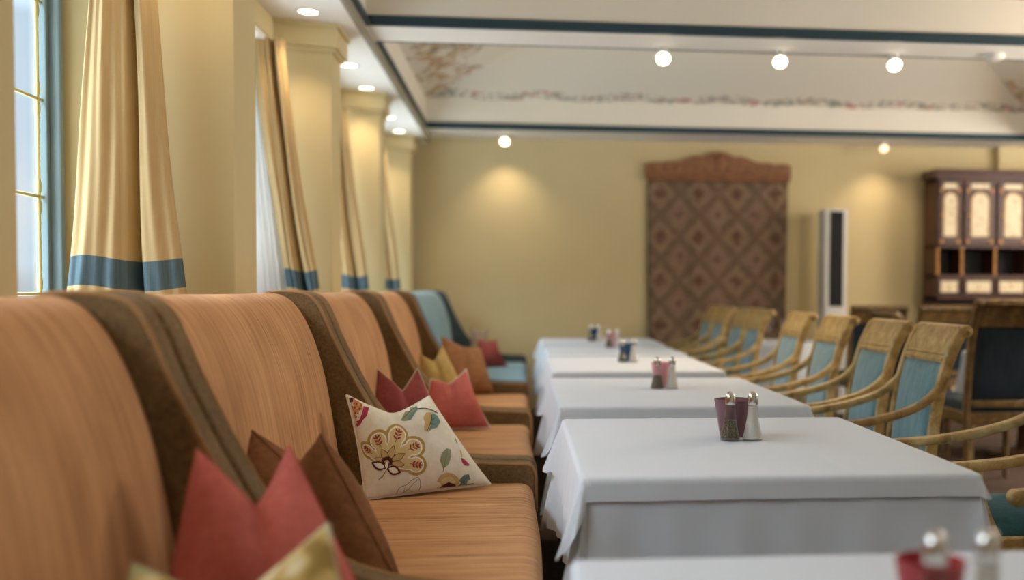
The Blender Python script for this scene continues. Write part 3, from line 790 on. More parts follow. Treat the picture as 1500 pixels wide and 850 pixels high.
C = [
 ('floral', 'cream cushion embroidered with a gold fan flower and green leaves', [(-.490, 3.39, .512), (-.10, 3.60, .518), (-.313, 3.64, .812), (-.560, 3.50, .838)], .062, .075, 'cream', 'cream', 'cream'),
 ('brown', 'dark brown cushion standing behind the front coral pink cushion', [(-.575, 2.48, .514), (-.248, 2.30, .516), (-.440, 2.38, .856), (-.616, 2.50, .852)], .105, .10, 'brownc', 'brownc', 'brownc'),
 ('pink', 'large coral pink cushion with two pointed corners, in the foreground', [(-.60, 1.74, .515), (-.20, 1.80, .515), (-.418, 1.96, .90), (-.560, 1.90, .890)], .075, .12, 'pinkc', 'pinkc', 'pinkc'),
 ('gold', 'gold leaf-patterned cushion at the very bottom, in front of the coral pink one', [(-.60, 1.44, .515), (-.17, 1.47, .515), (-.292, 1.64, .82), (-.567, 1.60, .775)], .07, .10, 'goldpat', 'creamgreen', 'creamgreen'),
 ('crimson', 'crimson cushion with beige back peeking over the floral cushion', [(-.585, 4.10, .515), (-.245, 4.20, .515), (-.412, 4.32, .864), (-.566, 4.25, .862)], .05, .11, 'crimson', 'creamgreen', 'creamgreen'),
 ('rose', 'rose-pink cushion with pale back at the far end of the third banquette', [(-.50, 5.0, .515), (-.145, 5.12, .515), (-.265, 5.24, .787), (-.43, 5.17, .745)], .06, .06, 'pinkc', 'cream', 'cream'),
 ('olive', 'olive gold cushion behind the rose-pink cushion', [(-.575, 5.75, .515), (-.225, 5.8, .515), (-.434, 5.97, .868), (-.548, 5.87, .822)], .06, .08, 'olivec', 'creamgreen', 'olivec'),
 ('tan', 'plump tan brown cushion at the far end of the last orange banquette', [(-.54, 6.72, .515), (-.17, 6.83, .515), (-.26, 6.92, .80), (-.492, 6.86, .872)], .075, .03, 'tanc', 'tanc', 'tanc'),
 ('goldtip', 'small golden cushion tip showing above the tan brown cushion', [(-.568, 7.3, .515), (-.30, 7.3, .515), (-.447, 7.48, .80), (-.55, 7.42, .86)], .05, .06, 'olivec', 'olivec', 'olivec'),
 ('red', 'small red cushion on the pale blue banquette seat', [(-.42, 9.1, .512), (-.11, 9.28, .512), (-.21, 9.4, .735), (-.375, 9.3, .745)], .06, .02, 'crimson', 'crimson', 'pinkc'),
 ('taupe', 'blurred taupe cushion leaning behind the small red one', [(-.50, 9.5, .512), (-.22, 9.6, .512), (-.30, 9.8, .81), (-.45, 9.75, .835)], .06, .03, 'greyc', 'greyc', 'greyc'),
]
PILL = {}
EXTRA = {'pink': dict(fold=.05, pinch=.0), 'floral': dict(fold=-.022, pinch=.008), 'brown': dict(pinch=.0), 'tan': dict(pinch=.0), 'crimson': dict(fold=.02, pinch=.005), 'rose': dict(pinch=.012), 'olive': dict(pinch=.012), 'gold': dict(pinch=.01)}
for i, (key, lb, c, T, chop, a, b, p) in enumerate(C):
    pl = Pillow(c, T, chop, seed=i+1, **EXTRA.get(key, {})); PILL[key] = pl
    cushion('cushion', lb, pl, M[a], M[b], M[p], flowers if key == 'floral' else None, n=64 if key == 'floral' else 40)

# ------------------------------------------------------------------ dining tables and cloths
def cloth(bm, x0, x1, y0, y1, zt, drop, flare, fold, seed, grid=(40, 40), creases=((), ()), corner_ext=.3, R=.012):
    """a cloth laid on a rectangle: top sheet plus hanging skirt; drop(nx, ny) gives the overhang for a direction"""
    rnd = random.Random(seed)
    # perimeter samples: (point, direction)
    per = []; nx, ny = grid
    def lin(a, b, n): return [a+(b-a)*i/n for i in range(n)]
    NC = 10
    xs = lin(x0, x1, nx)+[x1]; ysl = lin(y0, y1, ny)+[y1]
    top = [[None]*(ny+1) for _ in range(nx+1)]
    for i, x in enumerate(xs):
        for j, y in enumerate(ysl):
            z = zt
            for cxx in creases[0]: z += .0016*math.exp(-((x-cxx)/.006)**2)
            for cyy in creases[1]: z += .0016*math.exp(-((y-cyy)/.006)**2)
            z += .0012*noise.noise(Vector((x*4, y*4, seed)))
            top[i][j] = bm.verts.new((x, y, z))
    for i in range(nx):
        for j in range(ny): bm.faces.new((top[i][j], top[i+1][j], top[i+1][j+1], top[i][j+1]))
    seq = []
    for i in range(nx): seq.append((top[i][0], (0, -1), 0))
    for k in range(NC+1): a = -PI/2+PI/2*k/NC; seq.append((top[nx][0], (math.cos(a), math.sin(a)), math.sin(PI*k/NC)))
    for j in range(1, ny): seq.append((top[nx][j], (1, 0), 0))
    for k in range(NC+1): a = PI/2*k/NC; seq.append((top[nx][ny], (math.cos(a), math.sin(a)), math.sin(PI*k/NC)))
    for i in range(nx-1, 0, -1): seq.append((top[i][ny], (0, 1), 0))
    for k in range(NC+1): a = PI/2+PI/2*k/NC; seq.append((top[0][ny], (math.cos(a), math.sin(a)), math.sin(PI*k/NC)))
    for j in range(ny-1, 0, -1): seq.append((top[0][j], (-1, 0), 0))
    for k in range(NC+1): a = PI+PI/2*k/NC; seq.append((top[0][0], (math.cos(a), math.sin(a)), math.sin(PI*k/NC)))
    NR = 16; prev = [q[0] for q in seq]
    for r in range(1, NR+1):
        cur = []
        for (v, d, cn) in seq:
            D = drop(*d)*(1+corner_ext*cn)
            if r <= 3:                                           # rounded shoulder
                a = PI/2*r/3; out = R*math.sin(a); dn = R*(1-math.cos(a))
            else:
                q = (r-3)/(NR-3); hang = max(0, D-R); out = R; dn = R+hang*q
                # distance along the perimeter to the nearest corner fades the side folds
                s_ = v.co.x*d[1]*-1+v.co.y*d[0]
                nearc = min(min(abs(v.co.x-x0), abs(v.co.x-x1)) if abs(d[1]) > .9 else 9, min(abs(v.co.y-y0), abs(v.co.y-y1)) if abs(d[0]) > .9 else 9)
                fc = 1 if cn > 0 else math.exp(-nearc/.10)
                out += hang*q*(flare+fold*fc*(.35+.65*cn))
                out += hang*q*.03*math.sin(s_*17+seed*1.3)*(.3+fc)
                out += hang*q*.025*math.sin(s_*41+seed*2.1)
            cur.append(bm.verts.new((v.co.x+d[0]*out, v.co.y+d[1]*out, zt-dn)))
        m = len(seq)
        for i in range(m):
            j = (i+1) % m
            fv = [prev[i], prev[j], cur[j], cur[i]]
            u = []
            for q in fv:
                if q not in u: u.append(q)
            if len(u) > 2:
                try: bm.faces.new(u)
                except ValueError: pass
        prev = cur

TAB = [(.098, 1.02, .50, 1.655), (.155, 1.08, 2.40, 3.50), (.16, 1.08, 3.89, 5.13), (.185, 1.09, 5.60, 6.82), (.20, 1.12, 7.07, 8.17), (.19, 1.15, 8.45, 9.45)]
TN = ['the table cut off by the bottom edge', 'the nearest full table', 'the second table back', 'the third table back', 'the fourth table back', 'the farthest table of the row']
for i, (x0, x1, y0, y1) in enumerate(TAB):
    cx, cy = (x0+x1)/2, (y0+y1)/2; w, l = (x1-x0)/2, (y1-y0)/2
    t = thing('dining_table', 'wooden table under white cloths, '+TN[i], 'table', (cx, cy, 0))
    bm = bmesh.new(); box(bm, -w+.008, w-.008, -l+.008, l-.008, .71, .742); obj('tabletop', bm, M['wood'], t, bevel=.004)
    for sx in (-1, 1):
        for sy in (-1, 1):
            bm = bmesh.new(); box(bm, sx*(w-.09)-.025, sx*(w-.09)+.025, sy*(l-.09)-.025, sy*(l-.09)+.025, 0, .71); obj('leg', bm, M['wood'], t, bevel=.004)
    bm = bmesh.new()
    k0 = 0 if i else .014
    cloth(bm, -w+k0, w-k0, -l+k0, l-k0, .7455, lambda a, b: .36, .02 if i else 0, .24 if i else .02, i*2+1, corner_ext=.06)
    o = obj('tablecloth', bm, M['cloth'], angle=75); o.location = (cx, cy, 0); tag(o, 'long white under-cloth hanging from '+TN[i], 'tablecloth')
    bm = bmesh.new()
    def dr(a, b):
        L_ = max(0, -a); 
        return .052*(1-L_)+.175*L_ if L_ > 0 else .052
    cr = ((-w*.36, w*.34), (-l*.42, l*.40)) 
    cloth(bm, -w-.004, w+.004, -l-.004, l+.004, .7505, dr, .10 if i else .03, .34 if i else .05, i*2+2, grid=(70, 70), creases=cr, corner_ext=.16, R=.014)
    o = obj('table_overlay', bm, M['cloth'], angle=75); o.location = (cx, cy, 0); tag(o, 'white square top cloth laid over '+TN[i], 'tablecloth')

# condiments: flared glass shakers with chrome domes, and a coloured glass between them
def shaker(x, y, kind, label):
    t = thing('%s_shaker' % kind, label, kind+' shaker', (x, y, .7525))
    out = [(.0285, 0), (.0295, .003), (.0285, .012), (.0235, .032), (.019, .054), (.0155, .078), (.0138, .098), (.0132, .106)]
    bm = bmesh.new(); lathe(bm, out, 28); obj('glass_body', bm, M['glass'], t)
    if kind == 'salt': fill = [(.0270, .004), (.0264, .012), (.0216, .032), (.0172, .054), (.0140, .078), (.0122, .098)]
    else: fill = [(.0270, .004), (.0266, .012), (.0218, .032), (.0178, .054), (.0172, .058)]
    bm = bmesh.new(); lathe(bm, fill, 28); obj('filling', bm, M['salt' if kind == 'salt' else 'pepper'], t)
    bm = bmesh.new(); lathe(bm, [(.0142, .102), (.0148, .108), (.0150, .118), (.0140, .127), (.0115, .134), (.007, .139), (.0035, .1405), (.001, .141)], 28); cp = obj('chrome_cap', bm, M['chrome'], t)
    bm = bmesh.new()
    for q in range(5): a = q*2*PI/5; lathe(bm, [(.0011, .1355), (.0011, .1372)], 8, (.0078*math.cos(a), .0078*math.sin(a), 0))
    obj('cap_holes', bm, M['black'], cp)
def tumbler(x, y, mk, label, r=.052, h=.105, fill=None):
    t = thing('glass_candle_holder', label, 'candle holder', (x, y, .7525))
    bm = bmesh.new(); lathe(bm, [(.001, .0), (r*.70, 0), (r*.72, .004), (r, h), (r-.003, h+.001), (r-.005, h), (r*.72-.004, .012), (.001, .012)], 36, cap=False); obj('glass_cup', bm, M[mk], t)
    bm = bmesh.new(); lathe(bm, [(.001, .0125), (r*.64, .0125), (r*.78, h*.5), (.001, h*.5)], 30, cap=False); obj('candle_wax', bm, M[fill or 'wax'], t)
SETS = [(.532, 1.21, 'redglass', 'the bottom-edge table'), (.635, 2.965, 'mauve', 'the nearest full table'), (.632, 4.56, 'pinkglass', 'the second table back'), (.645, 6.26, 'blueglass', 'the third table back'), (.70, 7.9, 'pinkglass', 'the fourth table back'), (.63, 8.85, 'blueglass', 'the farthest table')]
GN = {'redglass': 'red', 'mauve': 'dark mauve', 'pinkglass': 'pink', 'blueglass': 'blue'}
for x, y, g, tn in SETS:
    shaker(x-.034, y, 'pepper', 'glass pepper shaker with chrome dome standing on '+tn)
    shaker(x+.032, y+.002, 'salt', 'glass salt shaker with chrome dome standing on '+tn)
    tumbler(x-.003, y+.092, g, GN[g]+' glass candle holder behind the shakers on '+tn, r=.060 if g == 'mauve' else .046, h=.082 if g == 'redglass' else .108)

# ------------------------------------------------------------------ armchairs (local: sitter faces -X)
def armchair(name, label, wood, cloth_m, seat_m, cat='armchair', group=None, arms=True):
    t = thing(name, label, cat, (0, 0, 0), 0, group)
    post = smooth_path([(.262, 0, .0), (.225, 0, .22), (.205, 0, .42), (.212, 0, .56), (.232, 0, .72), (.262, 0, .86), (.302, 0, .97), (.335, 0, 1.03)], 5)
    for s in (-1, 1):
        bm = bmesh.new(); pr = rrect(.034, .044, .008); sweep(bm, [p+Vector((0, s*.222, 0)) for p in post], pr, (0, 1, 0))
        p_ = obj('back_post', bm, wood, t)
        bm = bmesh.new(); lathe(bm, [(.001, -.024), (.016, -.024), (.024, -.019), (.026, -.01), (.026, .01), (.024, .019), (.016, .024), (.001, .024)], 22, (.345, s*.222, 1.026), 'Y', cap=False)
        for sg in (-1, 1): lathe(bm, [(.011, 0), (.011, sg*.005), (.007, sg*.008), (.001, sg*.009)], 14, (.345, s*.222+sg*.0235, 1.026), 'Y', cap=False)
        obj('scroll', bm, wood, p_)
    def at(z):
        for a, b in zip(post, post[1:]):
            if a.z <= z <= b.z: return a.lerp(b, (z-a.z)/(b.z-a.z)).x
        return post[-1].x
    # crest rail: curved board with two grooves and a rolled top
    bm = bmesh.new()
    out = [(at(z)-.018, z) for z in (.90, .93, .96, .99, 1.02)]+[(.322, 1.045), (.345, 1.052), (.362, 1.04), (.362, 1.02)]+[(at(z)+.014, z) for z in (1.0, .96, .93, .90)]
    prism(bm, out, 'Y', -.206, .206); cr = obj('crest_rail', bm, wood, t, angle=30)
    bm = bmesh.new()
    for z in (.912, .934): sweep(bm, [(at(z)-.019, -.204, z), (at(z)-.019, .204, z)], circ(.0055, 8), (0, 0, 1))
    obj('moulding', bm, wood, cr)
    # padded back panel with stiles
    bm = bmesh.new(); NY, NZ = 12, 18; fr = []; bk = []
    for j in range(NZ+1):
        z = .50+.40*j/NZ; rf = []; rb = []
        for i in range(NY+1):
            u = -1+2*i/NY; e = (1-u**6)*(1-(2*j/NZ-1)**8)
            rf.append(bm.verts.new((at(z)-.012-.016*e, u*.196, z))); rb.append(bm.verts.new((at(z)+.008+.008*e, u*.196, z)))
        fr.append(rf); bk.append(rb)
    for j in range(NZ):
        for i in range(NY):
            bm.faces.new((fr[j][i], fr[j][i+1], fr[j+1][i+1], fr[j+1][i])); bm.faces.new((bk[j][i], bk[j+1][i], bk[j+1][i+1], bk[j][i+1]))
        bm.faces.new((fr[j][0], fr[j+1][0], bk[j+1][0], bk[j][0])); bm.faces.new((fr[j][NY], bk[j][NY], bk[j+1][NY], fr[j+1][NY]))
    for i in range(NY): bm.faces.new((fr[0][i], bk[0][i], bk[0][i+1], fr[0][i+1])); bm.faces.new((fr[NZ][i], fr[NZ][i+1], bk[NZ][i+1], bk[NZ][i]))
    obj('back_panel', bm, cloth_m, t, angle=70)
    bm = bmesh.new(); box(bm, at(.47)-.015, at(.47)+.015, -.206, .206, .462, .50); obj('bottom_rail', bm, wood, t, bevel=.004)
    # arms sweeping forward from the posts, on turned supports
    if arms:
        ap = smooth_path([(.262, 0, .842), (.235, 0, .80), (.19, 0, .757), (.12, 0, .718), (.02, 0, .688), (-.08, 0, .668), (-.17, 0, .658), (-.215, 0, .655)], 5)
        for s in (-1, 1):
            bm = bmesh.new(); N_ = len(ap)
            pth = [p+Vector((0, s*(.222+.03*math.sin(PI*min(1, i/N_*1.3)*.5)), 0)) for i, p in enumerate(ap)]
            sweep(bm, pth, rrect(.036, .032, .007), (0, 1, 0)); a_ = obj('arm', bm, wood, t)
            bm = bmesh.new(); lathe(bm, [(.001, -.021), (.014, -.021), (.022, -.016), (.022, .016), (.014, .021), (.001, .021)], 18, (-.218, s*.252, .648), 'Y', cap=False); obj('arm_scroll', bm, wood, a_)
            bm = bmesh.new(); sp = smooth_path([(-.10, s*.235, .42), (-.135, s*.24, .50), (-.16, s*.248, .58), (-.165, s*.252, .655)], 4)
            sweep(bm, sp, rrect(.026, .026, .006), (0, 1, 0)); obj('arm_support', bm, wood, t)
    # seat
    bm = bmesh.new(); box(bm, -.24, .205, -.235, .235, .365, .435); obj('seat_rail', bm, wood, t, bevel=.008)
    bm = bmesh.new(); N_ = 16; g = []
    for i in range(N_+1):
        row = []
        for j in range(N_+1):
            u, v = -1+2*i/N_, -1+2*j/N_
            z = .438+.058*((1-u**6)*(1-v**6))**.6
            row.append(bm.verts.new((-.02+u*.215, v*.222, z)))
        g.append(row)
    for i in range(N_):
        for j in range(N_): bm.faces.new((g[i][j], g[i+1][j], g[i+1][j+1], g[i][j+1]))
    lp = [g[i][0] for i in range(N_+1)]+[g[N_][j] for j in range(1, N_+1)]+[g[i][N_] for i in range(N_-1, -1, -1)]+[g[0][j] for j in range(N_-1, 0, -1)]
    lw = [bm.verts.new((v.co.x, v.co.y, .43)) for v in lp]
    for i in range(len(lp)): j = (i+1) % len(lp); bm.faces.new((lp[i], lp[j], lw[j], lw[i]))
    bm.faces.new(lw); obj('seat', bm, seat_m, t, angle=60)
    for s in (-1, 1):
        bm = bmesh.new(); lathe(bm, [(.012, 0), (.016, .03), (.013, .05), (.022, .30), (.026, .335), (.02, .35), (.027, .365)], 16, (-.205, s*.2, 0)); obj('leg', bm, wood, t)
    return t
XCH = 1.42
ch0 = armchair('armchair', '', M['gold'], M['chairblue'], M['chairteal'])
CH = [(1.50, 2.34, 0, 'gilt armchair cut off at the right edge, only its arm scroll showing'),
      (1.57, 3.28, 0, 'gilt armchair at the right edge, its two arms reaching to the nearest full table'),
      (1.415, 4.235, 0, 'blue velvet gilt armchair fully in view, nearest of the backs in the row'),
      (1.415, 4.85, 0, 'blue velvet gilt armchair directly behind the nearest one'),
      (1.435, 5.69, 0, 'blue velvet gilt armchair in front of the white tower, third back in the row'),
      (1.42, 6.43, 0, 'blue velvet gilt armchair fourth back, beside the far white tablecloth'),
      (1.455, 7.63, 0, 'blue velvet gilt armchair just past the gap in the row, nearer one of its pair'),
      (1.455, 8.20, 0, 'blue velvet gilt armchair overlapped by its twin before the tapestry'),
      (1.455, 9.0, 0, 'blue velvet gilt armchair second from the far end before the tapestry'),
      (1.455, 9.57, 0, 'blue velvet gilt armchair at the far end of the row before the tapestry')]
for i, (x, y, a, lb) in enumerate(CH):
    c = ch0 if i == 0 else copy_tree(ch0)
    c.location = (x, y, 0); c.rotation_euler = (0, 0, math.radians(a)); c['label'] = lb; c['group'] = 'gilt armchairs along the row of tables'
    if i == 1: c.scale = (1.2, 1, 1)
    if i == 2:
        arms = [q for q in c.children if q.name.startswith('arm') and not q.name.startswith('arm_s')]
        near = min(arms, key=lambda q: q.data.vertices[0].co.y)
        near.data = near.data.copy(); near.data.materials[0] = M['tealgold']; near['label'] = 'worn teal and gilt arm'

# navy chairs at the other tables, backs to the camera
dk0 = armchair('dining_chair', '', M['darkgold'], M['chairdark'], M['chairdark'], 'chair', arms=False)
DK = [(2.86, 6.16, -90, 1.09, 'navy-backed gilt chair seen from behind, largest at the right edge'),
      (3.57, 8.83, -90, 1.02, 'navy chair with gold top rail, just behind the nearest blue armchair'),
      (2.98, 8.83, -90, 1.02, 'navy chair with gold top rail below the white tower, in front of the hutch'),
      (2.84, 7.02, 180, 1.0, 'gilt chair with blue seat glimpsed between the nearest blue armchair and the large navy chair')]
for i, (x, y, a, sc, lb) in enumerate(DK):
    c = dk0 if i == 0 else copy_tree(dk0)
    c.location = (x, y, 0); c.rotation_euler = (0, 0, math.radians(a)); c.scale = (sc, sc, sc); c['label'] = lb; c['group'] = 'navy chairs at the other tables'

# round tables on the right side of the room
def round_table(x, y, r, lb):
    t = thing('round_table', 'round pedestal table under a white cloth, '+lb, 'table', (x, y, 0))
    bm = bmesh.new(); lathe(bm, [(r-.02, .70), (r-.01, .71), (r-.01, .735), (r-.02, .742)], 48); obj('tabletop', bm, M['wood'], t)
    bm = bmesh.new(); lathe(bm, [(.25, 0), (.25, .03), (.06, .06), (.045, .3), (.06, .7)], 24); obj('pedestal', bm, M['wood'], t)
    bm = bmesh.new(); n_ = 96; rings = []
    for k in range(16):
        ring = []
        for i in range(n_):
            a = 2*PI*i/n_
            if k == 0: rr, z = .002, .75
            elif k < 4: rr, z = r*k/4, .75
            elif k == 4: rr, z = r-.004, .75
            else:
                q = (k-5)/10; rr = r+.004+q*(.05+.035*math.sin(a*9)+.015*math.sin(a*17+1)); z = .742-.42*q
            ring.append(bm.verts.new((rr*math.cos(a), rr*math.sin(a), z)))
        rings.append(ring)
    for a_, b_ in zip(rings, rings[1:]):
        for i in range(n_): bm.faces.new((a_[i], a_[(i+1) % n_], b_[(i+1) % n_], b_[i]))
    bm.faces.new(rings[0])
    o = obj('tablecloth', bm, M['cloth'], angle=60); o.location = (x, y, 0); tag(o, 'white cloth draped over the round table, '+lb, 'tablecloth')
round_table(3.64, 7.25, .44, 'beside the large navy chair')
round_table(2.22, 8.95, .40, 'seen in the gap of the blue armchair row')
def wine_glass(x, y, lb):
    bm = bmesh.new(); lathe(bm, [(.034, 0), (.034, .002), (.006, .006), (.004, .03), (.004, .085), (.012, .095), (.032, .12), (.037, .15), (.033, .195), (.0315, .195), (.035, .15), (.030, .122), (.010, .098), (.001, .096)], 24, cap=False)
    o = obj('wine_glass', bm, M['wineglass']); o.location = (x, y, .7505); tag(o, lb, 'glass')
wine_glass(2.10, 8.74, 'wine glass on the far round table, leftmost one'); wine_glass(2.22, 8.68, 'wine glass on the far round table, in the middle'); wine_glass(2.34, 8.74, 'wine glass on the far round table, right one')
# folded napkin
def napkin(x, y, lb):
    bm = bmesh.new(); n_ = 28; base = []
    for k in range(9):
        q = k/8; ring = []
        for i in range(n_):
            a = 2*PI*i/n_; rr = (.055*(1-q)+.006)*(1+.25*math.cos(3*a)*(1-q)); ring.append(bm.verts.new((rr*math.cos(a)+.02*q*q, rr*math.sin(a), .16*q)))
        base.append(ring)
    for a_, b_ in zip(base, base[1:]):
        for i in range(n_): bm.faces.new((a_[i], a_[(i+1) % n_], b_[(i+1) % n_], b_[i]))
    bm.faces.new(base[0]); bm.faces.new(base[-1])
    o = obj('folded_napkin', bm, M['napkin']); o.location = (x, y, .7505); tag(o, lb, 'napkin')
napkin(3.30, 7.12, 'white cone-folded napkin on the round table by the large navy chair')

# ------------------------------------------------------------------ back wall: tapestry, tower, hutch
t = thing('tapestry', 'woven diamond-pattern wall hanging below a carved wooden board', 'tapestry', (1.97, WALLY, .62))
bm = bmesh.new(); NU, NV = 60, 30; W = .70; H_ = 1.68; fr = []
for j in range(NV+1):
    row = []
    for i in range(NU+1):
        u = i/NU; x = -W+2*W*u; z = H_*j/NV
        dy = -.03-.012*math.sin(u*19)*(1-j/NV*.5)-.006*math.sin(u*43)
        row.append(bm.verts.new((x*(1+.02*(j/NV))+.0, dy, z)))
    fr.append(row)
for a, b in zip(fr, fr[1:]):
    for i in range(NU): bm.faces.new((a[i], a[i+1], b[i+1], b[i]))
o = obj('woven_cloth', bm, M['tapestry'], t); sm = o.modifiers.new('solid', 'SOLIDIFY'); sm.thickness = .008
# carved cresting board
top = [(-.735, 1.80), (-.72, 1.83), (-.64, 1.84), (-.56, 1.835), (-.50, 1.85), (-.44, 1.845), (-.36, 1.86), (-.28, 1.895), (-.22, 1.91), (-.16, 1.905), (-.08, 1.94), (0, 1.955)]
outl = top+[(-x, z) for x, z in top[-2::-1]]
outl = [(p.x, p.z) for p in smooth_path([(x, 0, z) for x, z in outl], 4)]
outl = outl+[(.735, 1.70), (.72, 1.66), (-.72, 1.66), (-.735, 1.70)]
bm = bmesh.new(); prism(bm, outl, 'Y', -.065, -.012); bd = obj('carved_board', bm, M['carved'], t, bevel=.006, angle=30)
bm = bmesh.new(); sweep(bm, [(-.725, -.066, 1.715), (.725, -.066, 1.715)], circ(.014, 8), (0, 0, 1)); sweep(bm, [(-.725, -.066, 1.675), (.725, -.066, 1.675)], circ(.009, 8), (0, 0, 1))
for i in range(-6, 7): lathe(bm, [(.001, .0), (.03, .0), (.022, -.012), (.008, -.016), (.001, -.017)], 14, (i*.105, -.065, 1.775), 'Y', cap=False)
lathe(bm, [(.001, .0), (.055, .0), (.04, -.018), (.015, -.024), (.001, -.025)], 20, (0, -.065, 1.87), 'Y', cap=False)
obj('carving', bm, M['carved'], bd)

# slim white tower with a black front
t = thing('tower_unit', 'tall slim white tower with a black front panel by the back wall', 'tower', (3.06, 10.12, 0))
bm = bmesh.new(); prism(bm, rrect(.24, .24, .03, 5), 'Z', .03, 1.985); obj('casing', bm, M['white'], t, angle=30)
bm = bmesh.new(); prism(bm, [(-.062, -.129), (.072, -.129), (.072, -.115), (-.062, -.115)], 'Z', 1.04, 1.965); obj('front_panel', bm, M['black'], t, smooth=False, bevel=.005)
bm = bmesh.new()
for i in range(30): box(bm, -.075, .085, -.126, -.118, .2+i*.026, .212+i*.026)
obj('grille', bm, M['white'], t, smooth=False)
bm = bmesh.new(); prism(bm, rrect(.30, .30, .03, 5), 'Z', 0, .032); obj('foot', bm, M['white'], t, angle=30)

# painted hutch
HX0, HX1, HYF, HYB = 4.06, 5.42, 9.98, 10.31
t = thing('hutch', 'dark carved hutch with cream painted arched door panels in the far right corner', 'cabinet', ((HX0+HX1)/2, (HYF+HYB)/2, 0))
ox, oy = (HX0+HX1)/2, (HYF+HYB)/2
def lb_(bm, x0, x1, y0, y1, z0, z1): box(bm, x0-ox, x1-ox, y0-oy, y1-oy, z0, z1)
bm = bmesh.new()
lb_(bm, HX0, HX1, HYB-.02, HYB, .86, 2.30); lb_(bm, HX0, HX0+.03, HYF, HYB-.02, 1.12, 2.30); lb_(bm, HX1-.03, HX1, HYF, HYB-.02, 1.12, 2.30)
for z in (1.12, 1.325, 1.62, 2.27): lb_(bm, HX0, HX1, HYF, HYB-.02, z, z+.03)
cols = [HX0, 4.325, 4.665, 5.005, HX1]
for x in cols[1:-1]: lb_(bm, x-.012, x+.012, HYF+.01, HYB-.02, 1.15, 2.27)
obj('carcass', bm, M['cabwood'], t, smooth=False, bevel=.003)
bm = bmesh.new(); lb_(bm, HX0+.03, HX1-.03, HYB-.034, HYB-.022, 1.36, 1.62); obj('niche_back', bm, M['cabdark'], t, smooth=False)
bm = bmesh.new(); pr = [(HYF-.04, 2.39), (HYF-.04, 2.37), (HYF-.03, 2.345), (HYF-.02, 2.30), (HYB, 2.30), (HYB, 2.39)]
prism(bm, [(a-oy, b) for a, b in pr], 'X', HX0-.03-ox, HX1+.03-ox); obj('cornice', bm, M['cabwood'], t, smooth=False, bevel=.004)
for a, b in zip(cols, cols[1:]):
    x0, x1 = a+.018-ox, b-.018-ox; y = HYF-oy; cxx = (x0+x1)/2
    bm = bmesh.new(); box(bm, x0, x1, y-.022, y, 1.655, 2.265); d = obj('door', bm, M['cabwood'], t, smooth=False, bevel=.004)
    hw = (x1-x0)*.30; arch = [(cxx-hw, 1.73), (cxx+hw, 1.73), (cxx+hw, 2.08)]+[(cxx+hw*math.cos(q), 2.08+.085*math.sin(q)) for q in [PI*i/14 for i in range(1, 14)]]+[(cxx-hw, 2.08)]
    bm = bmesh.new(); prism(bm, arch, 'Y', y-.028, y-.023); pn = obj('painted_panel', bm, M['panel'], d, smooth=False)
    bm = bmesh.new(); sweep(bm, [(p, y-.028, q) for p, q in arch], circ(.006, 6), (0, 1, 0), closed=True); obj('panel_moulding', bm, M['gilt'], d)
    bm = bmesh.new(); prism(bm, [(cxx-hw, 2.20), (cxx+hw, 2.20), (cxx+hw, 2.25), (cxx-hw, 2.25)], 'Y', y-.027, y-.0225); obj('top_panel', bm, M['panel'], d, smooth=False)
    bm = bmesh.new(); lathe(bm, [(.001, -.045), (.012, -.042), (.014, -.034), (.007, -.022)], 12, (x0+.03, y, 1.94), 'Y'); obj('knob', bm, M['gilt'], d)
    bm = bmesh.new()
    for xx in (x0+.03, x1-.03):
        for zz in (2.185, 1.68): lathe(bm, [(.001, -.034), (.017, -.03), (.02, -.022)], 12, (xx, y, zz), 'Y')
    obj('rosettes', bm, M['gilt'], d)
    bm = bmesh.new(); box(bm, x0, x1, y-.02, y, 1.155, 1.322); dw = obj('drawer', bm, M['cabwood'], t, smooth=False, bevel=.004)
    bm = bmesh.new(); box(bm, x0+.03, x1-.03, y-.024, y-.0205, 1.185, 1.292); obj('painted_panel', bm, M['panel'], dw, smooth=False)
    bm = bmesh.new(); lathe(bm, [(.001, -.042), (.011, -.038), (.012, -.032), (.006, -.022)], 12, (cxx, y, 1.238), 'Y'); obj('knob', bm, M['gilt'], dw)
for x in cols:
    xx = min(max(x, HX0+.02), HX1-.02)-ox
    bm = bmesh.new(); lathe(bm, [(.018, 1.356), (.02, 1.37), (.012, 1.39), (.016, 1.44), (.012, 1.50), (.016, 1.56), (.012, 1.585), (.02, 1.605), (.018, 1.62)], 14, (xx, HYF+.0-oy, 0)); obj('turned_column', bm, M['gilt'], t)
bm = bmesh.new(); lb_(bm, HX0-.04, HX1+.04, HYF-.17, HYB, .86, .90); obj('counter', bm, M['cabwood'], t, smooth=False, bevel=.006)
bm = bmesh.new(); lb_(bm, HX0-.01, HX1+.01, HYF-.14, HYB, .06, .86); obj('lower_body', bm, M['cabwood'], t, smooth=False, bevel=.006)
for x in (HX0, HX1-.1):
    bm = bmesh.new(); lb_(bm, x, x+.1, HYF-.13, HYB, 0, .06); obj('foot', bm, M['cabwood'], t, smooth=False)
for a, b in ((HX0, (HX0+HX1)/2), ((HX0+HX1)/2, HX1)):
    bm = bmesh.new(); lb_(bm, a+.03, b-.03, HYF-.162, HYF-.141, .12, .82); d = obj('lower_door', bm, M['cabwood'], t, smooth=False, bevel=.004)
    bm = bmesh.new(); lb_(bm, a+.12, b-.12, HYF-.168, HYF-.1625, .22, .72); obj('painted_panel', bm, M['panel'], d, smooth=False)

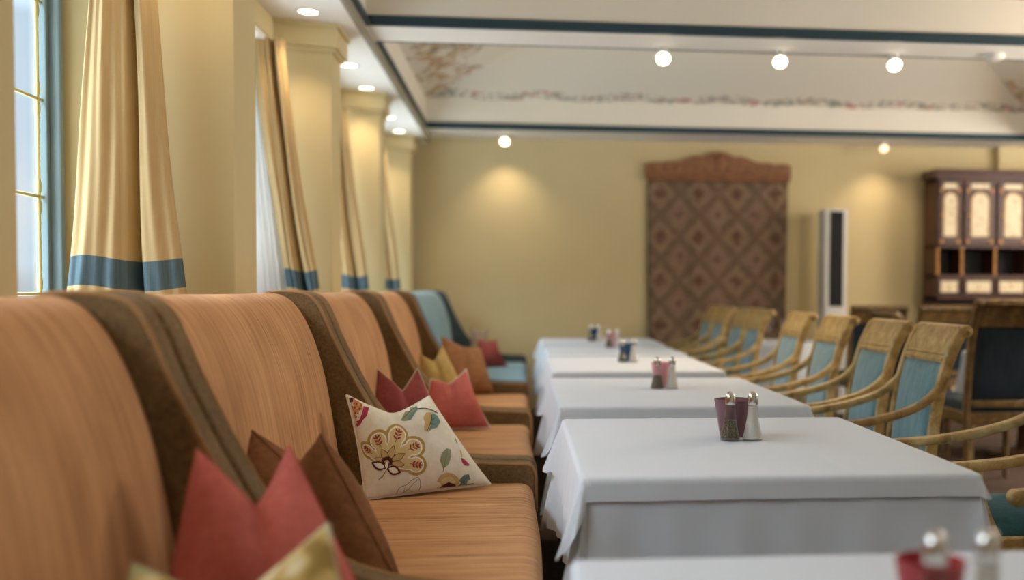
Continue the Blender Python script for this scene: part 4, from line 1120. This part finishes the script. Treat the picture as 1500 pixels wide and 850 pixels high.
# ------------------------------------------------------------------ light
w = bpy.data.worlds.new('sky'); S.world = w; w.use_nodes = True; nt = w.node_tree
bg = nt.nodes['Background']; tc = nt.nodes.new('ShaderNodeTexCoord'); sp = nt.nodes.new('ShaderNodeSeparateXYZ'); nt.links.new(tc.outputs['Generated'], sp.inputs[0])
rp = nt.nodes.new('ShaderNodeValToRGB'); nt.links.new(sp.outputs['Z'], rp.inputs['Fac'])
e = rp.color_ramp.elements; e[0].position = 0; e[0].color = (.50, .47, .42, 1); e[1].position = .02; e[1].color = (.86, .93, 1, 1)
x = e.new(.28); x.color = (.80, .90, 1, 1); x = e.new(.5); x.color = (.92, .96, 1, 1)
nz = nt.nodes.new('ShaderNodeTexNoise'); nz.inputs['Scale'].default_value = 5; nz.inputs['Detail'].default_value = 4; nt.links.new(tc.outputs['Generated'], nz.inputs['Vector'])
cl = nt.nodes.new('ShaderNodeValToRGB'); cl.color_ramp.elements[0].position = .42; cl.color_ramp.elements[1].position = .62; nt.links.new(nz.outputs['Fac'], cl.inputs['Fac'])
mx = nt.nodes.new('ShaderNodeMix'); mx.data_type = 'RGBA'; mx.inputs[6].default_value = (.62, .80, 1, 1)
nt.links.new(cl.outputs['Color'], mx.inputs['Factor']); nt.links.new(rp.outputs['Color'], mx.inputs[7]); nt.links.new(mx.outputs[2], bg.inputs['Color'])
mr = nt.nodes.new('ShaderNodeMapRange'); mr.inputs['From Min'].default_value = .22; mr.inputs['From Max'].default_value = .6; mr.inputs['To Min'].default_value = .72; mr.inputs['To Max'].default_value = 14.0
nt.links.new(sp.outputs['Z'], mr.inputs['Value'])
mg = nt.nodes.new('ShaderNodeMapRange'); mg.inputs['From Min'].default_value = -.03; mg.inputs['From Max'].default_value = -.25; mg.inputs['To Min'].default_value = 0; mg.inputs['To Max'].default_value = 6.0
nt.links.new(sp.outputs['Z'], mg.inputs['Value'])
ad = nt.nodes.new('ShaderNodeMath'); nt.links.new(mr.outputs[0], ad.inputs[0]); nt.links.new(mg.outputs[0], ad.inputs[1]); nt.links.new(ad.outputs[0], bg.inputs['Strength'])
# unseen ceiling spots added to light the room, behind the camera and at right
for x in (.9, 2.6, 4.3, 6.0):
    for y in (-1.6, .6, 6.3):
        if (y > 6 and x < 3) or (y < 1 and x < 2): continue
        spot_light((x, y, ZB-.03), (x, y, 0), 26, 140, .9, r=.08)
for y in (-.6, .8, 1.7, 2.9, 3.6): spot_light((-1.05, y, ZS-.03), (-1.05, y, 0), 10, 120, .9)
# unseen point lamps added as warm fill for walls, ceiling and sofa backs
def fill_light(loc, p, r=.14, col=(1, .88, .74)):
    d = bpy.data.lights.new('fill_lamp', 'POINT'); d.energy = p; d.shadow_soft_size = r; d.color = col
    o = bpy.data.objects.new('fill_lamp', d); COL.objects.link(o); o.location = loc
fill_light((4.4, 5.3, 1.95), 110, .25); fill_light((6.0, 7.6, 2.25), 150, .6)
S.view_settings.view_transform = 'Standard'; S.view_settings.look = 'None'; S.view_settings.gamma = 1; S.view_settings.exposure = 0.45
S.view_settings.use_curve_mapping = False
